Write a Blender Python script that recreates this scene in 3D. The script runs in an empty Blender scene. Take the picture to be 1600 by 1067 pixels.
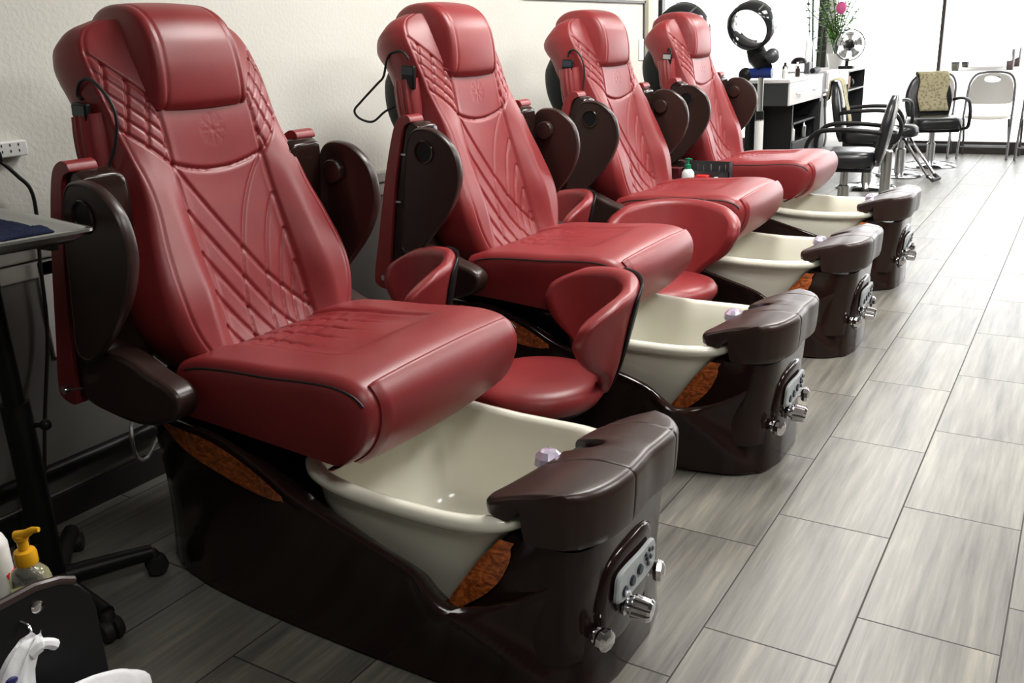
import bpy, math, random
import numpy as np
from mathutils import Vector, Matrix
random.seed(7)
rng = np.random.default_rng(7)
SC = bpy.context.scene
COL = SC.collection
PI = math.pi

# ------------------------------------------------------------------ camera, world, light, exposure
F_PX, YAW, PITCH, ROLL = 1435.0, 0.5613, 0.3123, -0.0411
CAM = Vector((0.628, -1.798, 1.328))
cd = bpy.data.cameras.new('camera'); cam = bpy.data.objects.new('camera', cd); COL.objects.link(cam)
cd.sensor_fit = 'HORIZONTAL'; cd.sensor_width = 36.0; cd.lens = F_PX / 1600 * 36.0
cd.clip_start = 0.02; cd.clip_end = 200
_cy, _sy, _cp, _sp = math.cos(YAW), math.sin(YAW), math.cos(PITCH), math.sin(PITCH)
_f = Vector((-_sy*_cp, _cy*_cp, -_sp)); _r = Vector((_cy, _sy, 0)); _u = _r.cross(_f)
_r2 = math.cos(ROLL)*_r + math.sin(ROLL)*_u; _u2 = -math.sin(ROLL)*_r + math.cos(ROLL)*_u
M = Matrix((_r2, _u2, -_f)).transposed().to_4x4(); M.translation = CAM
cam.matrix_world = M
SC.camera = cam

SC.view_settings.view_transform = 'Standard'
SC.view_settings.look = 'None'
SC.view_settings.exposure = 0.2
SC.view_settings.gamma = 1.0
SC.view_settings.use_curve_mapping = False

W = bpy.data.worlds.new('world'); SC.world = W; W.use_nodes = True
bg = W.node_tree.nodes['Background']
bg.inputs[0].default_value = (0.97, 0.99, 1.0, 1); bg.inputs[1].default_value = 6.0

def area(name, loc, rot, sx, sy, watts, col=(1, 1, 1), portal=False):
    l = bpy.data.lights.new(name, 'AREA'); l.shape = 'RECTANGLE'; l.size = sx; l.size_y = sy
    l.energy = watts; l.color = col
    if portal: l.cycles.is_portal = True
    o = bpy.data.objects.new(name, l); COL.objects.link(o); o.location = loc; o.rotation_euler = rot
    return o
WIN_Y = 9.5
area('window_portal', (-0.6, WIN_Y-0.06, 1.45), (-PI/2, 0, 0), 7.0, 2.6, 0, portal=True)
CEIL = 2.75
PANELS = [(-0.4, 1.25, 50), (-0.4, 3.65, 48), (-0.4, 6.05, 44), (1.5, 1.25, 52), (1.5, 3.65, 44), (1.5, 6.05, 40), (1.0, -1.3, 17)]
for (px, py, pw) in PANELS:
    area('ceiling_lamp', (px, py, CEIL-0.07), (0, 0, 0), 0.56, 1.16, pw, (1.0, 0.985, 0.955))

# ------------------------------------------------------------------ materials
def srgb(r, g, b):
    f = lambda c: (c/255/12.92) if c/255 <= .04045 else ((c/255+.055)/1.055)**2.4
    return (f(r), f(g), f(b), 1)

class N:
    """small node helper"""
    def __init__(s, name):
        s.m = bpy.data.materials.new(name); s.m.use_nodes = True
        s.t = s.m.node_tree; s.b = s.t.nodes['Principled BSDF']
    def n(s, typ, **kw):
        x = s.t.nodes.new(typ)
        for k, v in kw.items():
            if k.startswith('i_'): x.inputs[int(k[2:])].default_value = v
            else: setattr(x, k, v)
        return x
    def l(s, a, b): s.t.links.new(a, b)
    def math(s, op, a, b=None):
        x = s.n('ShaderNodeMath', operation=op)
        for i, v in enumerate((a, b)):
            if v is None: continue
            if isinstance(v, (int, float)): x.inputs[i].default_value = v
            else: s.l(v, x.inputs[i])
        return x.outputs[0]
    def ramp(s, fac, stops):
        x = s.n('ShaderNodeValToRGB'); e = x.color_ramp.elements
        while len(e) < len(stops): e.new(.5)
        for q, (p, c) in zip(e, stops): q.position = p; q.color = c
        s.l(fac, x.inputs[0]); return x.outputs[0]
    def noise(s, scale, detail=3, vec=None, rough=.5):
        x = s.n('ShaderNodeTexNoise'); x.inputs['Scale'].default_value = scale
        x.inputs['Detail'].default_value = detail; x.inputs['Roughness'].default_value = rough
        if vec is None:
            vec = s.n('ShaderNodeTexCoord').outputs['Object']
        s.l(vec, x.inputs['Vector']); return x.outputs['Fac']
    def bump(s, h, strength, dist=.01):
        x = s.n('ShaderNodeBump'); x.inputs['Strength'].default_value = strength; x.inputs['Distance'].default_value = dist
        s.l(h, x.inputs['Height']); s.l(x.outputs[0], s.b.inputs['Normal'])

def mat(name, col, rough=.5, metal=0., bump=None, coat=0., spec=.5, trans=0., var=None, ior=1.45, coat_rough=.05):
    k = N(name); b = k.b
    b.inputs['Base Color'].default_value = col; b.inputs['Roughness'].default_value = rough
    b.inputs['Metallic'].default_value = metal; b.inputs['Coat Weight'].default_value = coat
    b.inputs['Coat Roughness'].default_value = coat_rough
    b.inputs['Specular IOR Level'].default_value = spec
    b.inputs['Transmission Weight'].default_value = trans; b.inputs['IOR'].default_value = ior
    if bump: k.bump(k.noise(bump[0], 4), bump[1], bump[2] if len(bump) > 2 else .002)
    if var:
        c2 = tuple(min(1, c*var[1]) for c in col[:3]) + (1,)
        k.l(k.ramp(k.noise(var[0], 4), [(.35, col), (.65, c2)]), b.inputs['Base Color'])
    return k.m

M_LEATHER = mat('red_leather', (.205, .019, .021, 1), .40, bump=(260, .12, .0015), var=(9, 1.12), spec=.6)
M_BROWN = mat('dark_brown_gloss', (.017, .0080, .0064, 1), .15, coat=.15, spec=.32, var=(4, 1.25))
M_BROWNSAT = mat('dark_brown_satin', (.030, .0155, .0125, 1), .33, bump=(300, .08, .001))
M_BLACK = mat('black_plastic', (.008, .008, .0085, 1), .42, spec=.25)
M_SHELL = mat('black_shell', (.006, .008, .008, 1), .6, spec=.2)
M_CREAM = mat('cream_acrylic', (.78, .765, .65, 1), .16, coat=.4, var=(2, 1.03))
M_CHROME = mat('chrome', (.75, .74, .76, 1), .12, metal=1)
M_STEEL = mat('brushed_steel', (.52, .53, .52, 1), .28, metal=1, bump=(80, .05))
M_GREY = mat('grey_panel_plastic', (.42, .45, .46, 1), .35)
M_BTN = mat('dark_button', (.02, .03, .045, 1), .3)
M_VINYL = mat('black_vinyl', (.014, .015, .017, 1), .26, bump=(220, .08, .001))
M_WHITEP = mat('white_plastic', (.78, .78, .76, 1), .35)
M_WHITELAM = mat('white_laminate', (.80, .77, .77, 1), .3)
M_DARKLAM = mat('dark_grey_laminate', (.030, .032, .034, 1), .4)
M_IVORY = mat('ivory_paint', (.62, .58, .42, 1), .5)
M_NAVY = mat('navy_terry', (.022, .028, .060, 1), .95, bump=(420, .9, .004), spec=.1)
M_YELLOW = mat('yellow_plastic', (.72, .36, .012, 1), .35)
M_GREEN = mat('green_plastic', (.01, .22, .10, 1), .35)
M_RED = mat('bright_red', (.62, .02, .02, 1), .4)
M_PINK = mat('pink_petal', (.62, .10, .28, 1), .6)
M_LEAF = mat('leaf_green', (.10, .22, .035, 1), .5, var=(12, 1.8))
M_DARKLEAF = mat('leaf_dark', (.03, .075, .03, 1), .5)
M_BLUE = mat('blue_translucent', (.012, .03, .17, 1), .25)
M_BAG = mat('white_bag', (.80, .80, .82, 1), .35, bump=(30, .4, .01))
M_NAVYINK = mat('navy_ink', (.02, .02, .11, 1), .4)
M_LEOPARD = mat('tan_print_fabric', (.36, .31, .19, 1), .9)
M_RUBBER = mat('black_rubber', (.012, .012, .012, 1), .6)
M_BEIGE = mat('beige_vinyl', (.74, .72, .66, 1), .45)
M_GREYMETAL = mat('grey_metal_tube', (.11, .11, .115, 1), .35, metal=.6)
M_GREYPLASTIC = mat('light_grey_plastic', (.48, .47, .45, 1), .45)
M_ALU = mat('anodised_bronze', (.055, .045, .042, 1), .4)
M_CAR = mat('silver_paint', (.62, .64, .66, 1), .3)
M_CARGLASS = mat('car_glass', (.28, .31, .33, 1), .2)
M_ASPHALT = mat('pale_pavement', (.62, .60, .56, 1), .8)
M_CLEAR = mat('clear_plastic', (.93, .95, .90, 1), .08, trans=.92, ior=1.3)
M_SOAP = mat('pale_yellow_soap', (.70, .66, .28, 1), .2, trans=.3)
M_GLASS = mat('vase_glass', (.95, .96, .97, 1), .03, trans=1.0, ior=1.45)
M_CRYSTAL = mat('lilac_crystal', (.70, .62, .80, 1), .08, metal=.6)
M_CEIL = mat('ceiling_tile', (.50, .49, .47, 1), .9)
M_UNSEEN_DARK = mat('unseen_wall_dark', (.055, .050, .046, 1), .8)  # for the unseen walls, made dark to cut bounced light and deepen contrast
M_LAMP = None

def burl():
    k = N('burl_wood')
    tc = k.n('ShaderNodeTexCoord'); mp = k.n('ShaderNodeMapping'); mp.inputs['Scale'].default_value = (1.2, 1, 2.0)
    k.l(tc.outputs['Object'], mp.inputs[0])
    a = k.noise(38, 6, mp.outputs[0], .7); w = k.n('ShaderNodeTexNoise'); w.inputs['Scale'].default_value = 16
    w.inputs['Detail'].default_value = 5; w.inputs['Distortion'].default_value = 3.5; k.l(mp.outputs[0], w.inputs[0])
    f = k.math('ADD', k.math('MULTIPLY', a, .5), k.math('MULTIPLY', w.outputs[0], .5))
    k.l(k.ramp(f, [(.34, (.05, .014, .005, 1)), (.48, (.36, .080, .018, 1)), (.62, (.78, .22, .048, 1))]), k.b.inputs['Base Color'])
    k.b.inputs['Roughness'].default_value = .3; k.b.inputs['Coat Weight'].default_value = .3
    return k.m
M_BURL = burl()

def leopard():
    k = N('leopard_fabric')
    v = k.n('ShaderNodeTexVoronoi'); v.inputs['Scale'].default_value = 38; k.l(k.n('ShaderNodeTexCoord').outputs['Object'], v.inputs[0])
    k.l(k.ramp(v.outputs['Distance'], [(.25, (.25, .21, .12, 1)), (.5, (.42, .38, .24, 1))]), k.b.inputs['Base Color'])
    k.b.inputs['Roughness'].default_value = .95
    return k.m
M_LEOPARD = leopard()

def wall_mat(name, col, scale=70, strength=.35):
    k = N(name)
    n1 = k.noise(scale, 4); k.bump(n1, strength, .006)
    k.b.inputs['Base Color'].default_value = col
    c2 = tuple(c*.95 for c in col[:3]) + (1,)
    k.l(k.ramp(k.noise(1.6, 3), [(.35, col), (.7, c2)]), k.b.inputs['Base Color'])
    k.b.inputs['Roughness'].default_value = .75
    return k.m
M_WALL = wall_mat('cream_plaster', (.68, .672, .61, 1))
M_WAIN = wall_mat('grey_wainscot', (.155, .148, .132, 1), 30, .08)
M_RAIL = mat('pale_rail', (.42, .41, .37, 1), .5)
M_BASEB = mat('black_baseboard', (.014, .013, .013, 1), .5)

def floor_mat():
    """porcelain plank tiles 0.305 x 0.618 in third-bond, grain along y"""
    k = N('grey_striped_tile')
    TW, TL, OFF = .305, .6176, .2065
    tc = k.n('ShaderNodeTexCoord'); sp = k.n('ShaderNodeSeparateXYZ'); k.l(tc.outputs['Object'], sp.inputs[0])
    x, y = sp.outputs[0], sp.outputs[1]
    cx = k.math('DIVIDE', x, TW); col = k.math('FLOOR', cx); fx = k.math('SUBTRACT', cx, col)
    cyy = k.math('DIVIDE', k.math('SUBTRACT', y, k.math('MULTIPLY', col, OFF)), TL)
    row = k.math('FLOOR', cyy); fy = k.math('SUBTRACT', cyy, row)
    dx = k.math('MULTIPLY', k.math('MINIMUM', fx, k.math('SUBTRACT', 1, fx)), TW)
    dy = k.math('MULTIPLY', k.math('MINIMUM', fy, k.math('SUBTRACT', 1, fy)), TL)
    d = k.math('MINIMUM', dx, dy)
    g = k.math('LESS_THAN', d, .0021)
    tid = k.math('ADD', k.math('MULTIPLY', col, 7.31), k.math('MULTIPLY', row, 3.17))
    cv = k.n('ShaderNodeCombineXYZ')
    k.l(k.math('ADD', x, k.math('MULTIPLY', tid, 1.7)), cv.inputs[0]); k.l(k.math('MULTIPLY', y, .045), cv.inputs[1]); k.l(tid, cv.inputs[2])
    s1 = k.noise(48, 6, cv.outputs[0], .68)
    cv2 = k.n('ShaderNodeCombineXYZ')
    k.l(k.math('ADD', x, k.math('MULTIPLY', tid, .9)), cv2.inputs[0]); k.l(k.math('MULTIPLY', y, .10), cv2.inputs[1]); k.l(tid, cv2.inputs[2])
    s2 = k.noise(13, 4, cv2.outputs[0], .5)
    f = k.math('ADD', k.math('MULTIPLY', s1, .6), k.math('MULTIPLY', s2, .4))
    c = k.ramp(f, [(.34, srgb(74, 71, 66)), (.45, srgb(100, 97, 91)), (.55, srgb(116, 113, 105)), (.66, srgb(137, 133, 120))])
    wn = k.n('ShaderNodeTexWhiteNoise', noise_dimensions='1D'); k.l(tid, wn.inputs['W'])
    br = k.math('ADD', .93, k.math('MULTIPLY', wn.outputs['Value'], .12))
    mul = k.n('ShaderNodeMix', data_type='RGBA', blend_type='MULTIPLY'); mul.inputs[0].default_value = 1
    k.l(c, mul.inputs[6]); cb = k.n('ShaderNodeCombineColor'); [k.l(br, cb.inputs[i]) for i in range(3)]; k.l(cb.outputs[0], mul.inputs[7])
    mx = k.n('ShaderNodeMix', data_type='RGBA'); k.l(g, mx.inputs[0]); k.l(mul.outputs[2], mx.inputs[6]); mx.inputs[7].default_value = srgb(44, 41, 38)
    k.l(mx.outputs[2], k.b.inputs['Base Color'])
    ro = k.math('ADD', .37, k.math('MULTIPLY', g, .4)); k.l(ro, k.b.inputs['Roughness'])
    k.b.inputs['Specular IOR Level'].default_value = .5
    sm = k.math('MINIMUM', k.math('DIVIDE', d, .003), 1.0)
    k.bump(k.math('ADD', k.math('MULTIPLY', sm, 1.0), k.math('MULTIPLY', s1, .05)), .25, .002)
    return k.m
M_FLOOR = floor_mat()

# ------------------------------------------------------------------ mesh helpers
class MB:
    def __init__(s): s.v = []; s.f = []
    def add(s, verts, faces):
        o = len(s.v); s.v += [tuple(map(float, p)) for p in verts]; s.f += [tuple(int(i)+o for i in f) for f in faces]; return s
    def box(s, x0, x1, y0, y1, z0, z1):
        return s.add([(x0,y0,z0),(x1,y0,z0),(x1,y1,z0),(x0,y1,z0),(x0,y0,z1),(x1,y0,z1),(x1,y1,z1),(x0,y1,z1)],
                     [(0,3,2,1),(4,5,6,7),(0,1,5,4),(1,2,6,5),(2,3,7,6),(3,0,4,7)])
    def loft(s, rings, closed=True, cap=(True, True)):
        R = np.asarray(rings, float); n, m = R.shape[:2]
        idx = np.arange(n*m).reshape(n, m); fs = []
        mm = m if closed else m-1
        for i in range(n-1):
            for j in range(mm):
                k = (j+1) % m
                fs.append((idx[i,j], idx[i,k], idx[i+1,k], idx[i+1,j]))
        if closed:
            if cap[0]: fs.append(tuple(idx[0][::-1]))
            if cap[1]: fs.append(tuple(idx[-1]))
        return s.add(R.reshape(-1, 3), fs)
    def tube(s, pts, r, n=10, closed=False):
        P = [Vector(p) for p in pts]; k = len(P)
        rr = r if hasattr(r, '__len__') else [r]*k
        T = []
        for i in range(k):
            a = P[(i-1) % k] if (i > 0 or closed) else P[0]; b = P[(i+1) % k] if (i < k-1 or closed) else P[-1]
            t = (b-a); T.append(t.normalized() if t.length > 1e-9 else Vector((0,0,1)))
        ref = Vector((0,0,1)) if abs(T[0].z) < .9 else Vector((1,0,0))
        nx = T[0].cross(ref).normalized(); rings = []
        for i in range(k):
            nx = (nx - T[i]*nx.dot(T[i])); nx = nx.normalized() if nx.length > 1e-6 else T[i].orthogonal().normalized()
            ny = T[i].cross(nx)
            rings.append([P[i] + (nx*math.cos(2*PI*j/n) + ny*math.sin(2*PI*j/n))*rr[i] for j in range(n)])
        if closed:
            rings.append(rings[0])
            return s.loft([[tuple(q) for q in g] for g in rings], cap=(False, False))
        return s.loft([[tuple(q) for q in g] for g in rings])
    def lathe(s, prof, n=24, c=(0,0,0), axis=None):
        """prof: list of (radius, height) along axis (default z)"""
        ax = Vector(axis).normalized() if axis else Vector((0,0,1))
        a = ax.orthogonal().normalized(); b = ax.cross(a); c = Vector(c)
        rings = [[tuple(c + ax*h + (a*math.cos(2*PI*j/n) + b*math.sin(2*PI*j/n))*max(r, 1e-4)) for j in range(n)] for r, h in prof]
        return s.loft(rings)
    def prism(s, poly, axis, d0, d1):
        """poly: 2D outline; axis 'y' -> (x,z) outline extruded along y, 'x' -> (y,z), 'z' -> (x,y)"""
        mk = {'y': lambda p, d: (p[0], d, p[1]), 'x': lambda p, d: (d, p[0], p[1]), 'z': lambda p, d: (p[0], p[1], d)}[axis]
        n = len(poly)
        v = [mk(p, d0) for p in poly] + [mk(p, d1) for p in poly]
        f = [tuple(range(n-1, -1, -1)), tuple(range(n, 2*n))] + [(i, (i+1) % n, n+(i+1) % n, n+i) for i in range(n)]
        return s.add(v, f)
    def ball(s, c, r, n=16, sc=(1,1,1)):
        k = n//2
        rings = []
        for i in range(k+1):
            t = PI*i/k; rad = max(math.sin(t), 1e-3)
            rings.append([(c[0]+sc[0]*r*rad*math.cos(2*PI*j/n), c[1]+sc[1]*r*rad*math.sin(2*PI*j/n), c[2]-sc[2]*r*math.cos(t)) for j in range(n)])
        return s.loft(rings)
    def build(s, name, m, parent=None, smooth=True, bevel=None, seg=2, sub=0, angle=35, loc=None, rot=None):
        me = bpy.data.meshes.new(name); me.from_pydata(s.v, [], s.f); me.update()
        import bmesh
        b = bmesh.new(); b.from_mesh(me); bmesh.ops.recalc_face_normals(b, faces=b.faces); b.to_mesh(me); b.free()
        me.materials.append(m)
        if smooth:
            me.polygons.foreach_set('use_smooth', [True]*len(me.polygons))
            if hasattr(me, 'set_sharp_from_angle'): me.set_sharp_from_angle(angle=math.radians(angle if not bevel else 60))
        o = bpy.data.objects.new(name, me); COL.objects.link(o)
        if parent: o.parent = parent
        if loc: o.location = loc
        if rot: o.rotation_euler = rot
        if bevel:
            d = o.modifiers.new('bevel', 'BEVEL'); d.width = bevel; d.segments = seg; d.limit_method = 'ANGLE'; d.angle_limit = math.radians(30)
        if sub:
            d = o.modifiers.new('sub', 'SUBSURF'); d.levels = sub; d.render_levels = sub
        return o

def empty(name, loc, rz=0):
    o = bpy.data.objects.new(name, None); COL.objects.link(o); o.location = loc; o.rotation_euler = (0, 0, rz); o.empty_display_size = .1
    return o
def tag(o, label, cat, group=None, kind=None):
    o['label'] = label; o['category'] = cat
    if group: o['group'] = group
    if kind: o['kind'] = kind
    return o
def struct(o): o['kind'] = 'structure'; return o
def copy_tree(o, parent=None):
    c = o.copy(); COL.objects.link(c); c.parent = parent
    for ch in list(o.children):
        copy_tree(ch, c)
    return c
def spl(pts, n, closed=False):
    """Catmull-Rom through pts, n samples"""
    P = np.asarray(pts, float); k = len(P)
    out = []
    segs = k if closed else k-1
    for i in range(n):
        t = i/(n if closed else n-1)*segs; j = min(int(t), segs-1); u = t-j
        g = (lambda q: P[q % k]) if closed else (lambda q: P[min(max(q, 0), k-1)])
        a, b, c, d = g(j-1), g(j), g(j+1), g(j+2)
        if not closed:
            if j == 0: a = 2*b-c
            if j == segs-1: d = 2*c-b
        out.append(.5*((2*b)+(-a+c)*u+(2*a-5*b+4*c-d)*u*u+(-a+3*b-3*c+d)*u**3))
    return np.array(out)
def selring(cx, cy, z, ax0, ax1, by, n=48, p=3.0):
    """superellipse in plan; ax0 towards -x, ax1 towards +x"""
    out = []
    for j in range(n):
        t = 2*PI*j/n; c, s = math.cos(t), math.sin(t)
        x = abs(c)**(2/p)*(ax1 if c > 0 else -ax0); y = abs(s)**(2/p)*(by if s > 0 else -by)
        out.append((cx+x, cy+y, z))
    return out
def sstep(a, b, x):
    t = np.clip((x-a)/(b-a), 0, 1); return t*t*(3-2*t)
def ip(x, xs, ys):
    return np.interp(x, xs, ys)
def smooth_ip(x, xs, ys):
    """monotone-ish smooth interpolation (Catmull-Rom on scattered knots)"""
    xs = np.asarray(xs, float); ys = np.asarray(ys, float); x = np.asarray(x, float)
    m = np.gradient(ys, xs); i = np.clip(np.searchsorted(xs, x)-1, 0, len(xs)-2)
    h = xs[i+1]-xs[i]; t = np.clip((x-xs[i])/h, 0, 1)
    return ((2*t**3-3*t**2+1)*ys[i]+(t**3-2*t**2+t)*h*m[i]+(-2*t**3+3*t**2)*ys[i+1]+(t**3-t**2)*h*m[i+1])

# ------------------------------------------------------------------ room shell
def build_room():
    f = MB().box(-6, 3.4, -4.2, WIN_Y+.1, -.06, 0).build('floor', M_FLOOR, smooth=False); struct(f)
    WX = -1.9
    struct(MB().box(WX-.14, WX, -4.2, 4.0, .0, CEIL).build('wall_left', M_WALL, smooth=False))
    # lower panelled part of the wall, its rail, pipe-like bumper and the black baseboard
    struct(MB().box(WX, WX+.012, -4.2, 4.0, .10, .82).build('trim_1', M_WAIN, smooth=False))
    struct(MB().box(WX, WX+.03, -4.2, 4.0, .80, .845).box(WX, WX+.02, -4.2, 4.0, .745, .795).build('trim_2', M_RAIL, bevel=.006, smooth=False))
    struct(MB().box(WX, WX+.02, -4.2, 4.0, 0, .085).build('baseboard_left', M_BASEB, smooth=False))
    # cream door frame where the wall ends
    struct(MB().box(WX-.16, WX+.02, 4.0, 4.10, 0, CEIL).build('trim_3', M_IVORY, bevel=.004, smooth=False))
    # thin dark moulding framing a smooth pale board on the far part of the wall
    struct(MB().box(WX, WX+.012, 2.45, 3.97, 1.545, 1.56).box(WX, WX+.012, 3.955, 3.975, 1.12, 1.56).build('trim_4', M_ALU, smooth=False))
    struct(MB().box(-6.1, -6, -4.2, WIN_Y, 0, CEIL).build('wall_far_left', M_WALL, smooth=False))
    struct(MB().box(-6, WX-.14, 3.9, 4.0, 0, CEIL).build('wall_side', M_WALL, smooth=False))
    struct(MB().box(3.4, 3.5, -4.2, WIN_Y, 0, CEIL).build('wall_right', M_UNSEEN_DARK, smooth=False))
    struct(MB().box(-2.04, 3.4, -4.3, -4.2, 0, CEIL).build('wall_back', M_UNSEEN_DARK, smooth=False))
    struct(MB().box(-6, 3.5, -4.3, WIN_Y+.1, CEIL, CEIL+.1).build('ceiling', M_CEIL, smooth=False))
    # storefront window wall
    struct(MB().box(-6, 3.4, WIN_Y-.02, WIN_Y+.10, 0, .13).box(-6, 3.4, WIN_Y, WIN_Y+.08, CEIL-.12, CEIL).build('wall_front', M_ALU, smooth=False))
    gl = N('window_glass'); gl.t.nodes.remove(gl.b)
    tr = gl.n('ShaderNodeBsdfTransparent'); gs = gl.n('ShaderNodeBsdfGlossy'); gs.inputs['Roughness'].default_value = .02
    mx = gl.n('ShaderNodeMixShader'); mx.inputs[0].default_value = .06
    gl.l(tr.outputs[0], mx.inputs[1]); gl.l(gs.outputs[0], mx.inputs[2]); gl.l(mx.outputs[0], gl.t.nodes['Material Output'].inputs[0])
    xs = [-6, -4.1, -2.1, -.86, 1.2, 3.4]
    for i in range(5):
        w = MB().box(xs[i]+.02, xs[i+1]-.02, WIN_Y+.035, WIN_Y+.043, .13, CEIL-.12).build('window_%d' % (i+1), gl.m, smooth=False); struct(w)
    struct(MB().box(-.878, -.842, WIN_Y-.02, WIN_Y+.09, .13, CEIL-.12).build('window_frame_1', M_ALU, bevel=.004, smooth=False))
    struct(MB().box(1.18, 1.22, WIN_Y-.02, WIN_Y+.09, .13, CEIL-.12).build('window_frame_2', M_ALU, bevel=.004, smooth=False))
    struct(MB().box(-2.16, -2.06, WIN_Y-.05, WIN_Y+.09, .13, CEIL-.12).build('window_frame_3', M_ALU, bevel=.004, smooth=False))
    struct(MB().box(-2.05, -1.97, WIN_Y-.05, WIN_Y+.09, .13, CEIL-.12).build('window_frame_4', M_WHITEP, bevel=.004, smooth=False))
    struct(MB().box(-4.13, -4.07, WIN_Y-.02, WIN_Y+.09, .13, CEIL-.12).build('window_frame_5', M_ALU, bevel=.004, smooth=False))
    # pavement outside
    struct(MB().box(-30, 30, WIN_Y+.1, 60, -.12, -.06).build('ground_outside', M_ASPHALT, smooth=False))
    lm = N('lamp_diffuser'); lm.b.inputs['Emission Color'].default_value = (1, .96, .88, 1); lm.b.inputs['Emission Strength'].default_value = 4
    for (px, py, pw) in PANELS:
        t = empty('ceiling_light', (px, py, CEIL-.06)); tag(t, 'flat white ceiling light panel over the salon floor', 'light', 'ceiling light panels')
        fr = MB()
        for a in ((-.3,-.28,-.6,.6),(.28,.3,-.6,.6),(-.28,.28,-.6,-.58),(-.28,.28,.58,.6)): fr.box(*a, 0, .058)
        fr.build('frame', M_WHITEP, t, smooth=False)
        MB().box(-.28, .28, -.58, .58, .02, .03).build('diffuser', lm.m, t, smooth=False)
build_room()

# ------------------------------------------------------------------ pedicure chair
YC = -.025     # centre line of base and seat

def chair_base(t):
    xs = [-1.48,-1.45,-1.38,-1.25,-1.05,-.92,-.82,-.70,-.60,-.51,-.45,-.38,-.30,-.22,-.165,-.130,-.115]
    wf = [.10,.17,.225,.265,.288,.295,.298,.30,.30,.30,.298,.29,.272,.243,.212,.170,.09]
    wr = [.11,.18,.24,.285,.306,.314,.320,.321,.321,.320,.316,.298,.278,.250,.218,.175,.09]
    hh = [.40,.445,.468,.478,.468,.428,.382,.345,.316,.288,.262,.226,.232,.270,.310,.338,.348]
    X = np.interp(np.linspace(0, 1, 110), np.linspace(0, 1, len(xs)), xs)
    WF, WR, H = (smooth_ip(X, xs, a) for a in (wf, wr, hh))
    def side(x, tt):
        a, b = np.interp(x, X, WF), np.interp(x, X, WR)
        h = np.interp(x, X, H)*tt
        hr = float(ip(x, [-.47,-.389,-.29,-.20,-.13], [.262,.222,.142,.06,.0])); dd = h-hr
        toe = (.042*math.exp(-abs(dd)/(.035 if dd > 0 else .11)))*float(sstep(-.50,-.40,x)*(1-sstep(-.24,-.13,x)))
        return a+(b-a)*tt-.016*math.sin(PI*tt)+toe
    T = np.linspace(0, 1, 22)
    rings = []
    for x, h in zip(X, H):
        half = [(side(x, .0)*.96, .0)] + [(side(x, q), max(h*q, .008)) for q in T[:-1]] + [(side(x, 1)-.003, h-.004), (side(x, 1)-.010, h+.001), (side(x, 1)-.020, h-.001), (max(side(x, 1)-float(ip(x, [-1.0,-.85,-.42,-.34], [.03,.062,.062,.03])), .01), h-float(ip(x, [-.95,-.8,-.6,-.45,-.35], [.012,.022,.036,.036,.012]))), (max(side(x,1)-float(ip(x, [-1.0,-.85,-.42,-.34], [.034,.066,.066,.034])), .005), h-.03-float(sstep(-1.0,-.93,x))*(max(h-.11,.03)-.03))]
        rings.append([(x, YC-y, z) for y, z in half] + [(x, YC+y, z) for y, z in half[::-1]])
    base = MB().loft(rings).build('base', M_BROWN, t, angle=50)
    # burl inlay near the rear ridge, both sides
    for sg in (-1, 1):
        n, m = 40, 7; g = []
        for i in range(n):
            u = i/(n-1); x = -1.28+u*(.44); h = float(np.interp(x, X, H))
            wdt = .088*math.sin(PI*min(max(u, .02), .98))**.6
            top = h-.014-.004*u; col = []
            for j in range(m):
                z = top-wdt*j/(m-1); col.append((x, YC+sg*(side(x, z/h)+.0035), z))
            g.append(col)
        MB().loft(g, closed=False).build('burl_inlay', M_BURL, base)
    # front column carrying the foot rest, leaning back edge against the basin
    rings = []
    for z in np.linspace(.10, .368, 24):
        xr = ip(z, [.1,.2,.3,.4], [-.50,-.455,-.385,-.30]); xf = ip(z, [.1,.2,.3,.405], [-.128,-.124,-.115,-.108])
        hw = ip(z, [.1,.3,.405], [.25,.235,.225]); c = (xr+xf)/2; a = (xf-xr)/2
        rings.append(selring(c, YC, z, a, a, hw, 56, 4.2))
    MB().loft(rings).build('front_column', M_BROWN, base, angle=60)
    for sg in (-1, 1):
        g = []
        for i in range(14):
            z = .170+.192*i/13
            xr = ip(z, [.1,.2,.3,.4], [-.50,-.455,-.385,-.30]); hw = ip(z, [.1,.3,.405], [.25,.235,.225])
            wd = .07*math.sin(PI*min(max(i/13, .06), .94))**.5+.006
            g.append([(xr+.02+wd*j/4, YC+sg*(hw*(.985 if j == 0 else 1.0)+.004), z) for j in range(5)])
        MB().loft(g, closed=False).build('burl_strip', M_BURL, base)
    return base

def chair_basin(t):
    rings = []
    def ring(z, sc, dx=0, rim=False, n=64, by=.28):
        R = selring(-.555+dx, YC, z, .315*sc, .305*sc, by*sc, n, 2.9)
        if rim:
            R = [(x, y, z + .028*((x+.53)/.3)**2 + .004) for x, y, _ in R]
        return R
    def wall(z, inset, n=80, p=4.6):
        u = (z-.08)/.32
        return selring(-.555, YC, z, ip(u, [0,1], [.22,.305])-inset, ip(u, [0,.4,1], [.10,.16,.292])-inset, ip(u, [0,1], [.235,.268])-inset, n, p)
    def lip(z, inset, n=80, p=4.6):
        return [(x, y, z+.026*((x+.53)/.3)**2*(1 if x < -.53 else .45)) for x, y, _ in wall(.40, inset, n, p)]
    rings += [wall(.075, .10), wall(.08, .03), wall(.10, .005), wall(.2, 0), wall(.3, 0), wall(.345, .0)]
    rings += [lip(.372, .006), lip(.376, -.008), lip(.386, -.016), lip(.398, -.016), lip(.408, -.009), lip(.411, .002), lip(.408, .013), lip(.398, .020)]
    rings += [wall(.34, .022), wall(.25, .024), wall(.18, .028), wall(.15, .045), wall(.142, .07), wall(.14, .095)]
    MB().loft(rings).build('basin', M_CREAM, t, angle=80)

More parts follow.
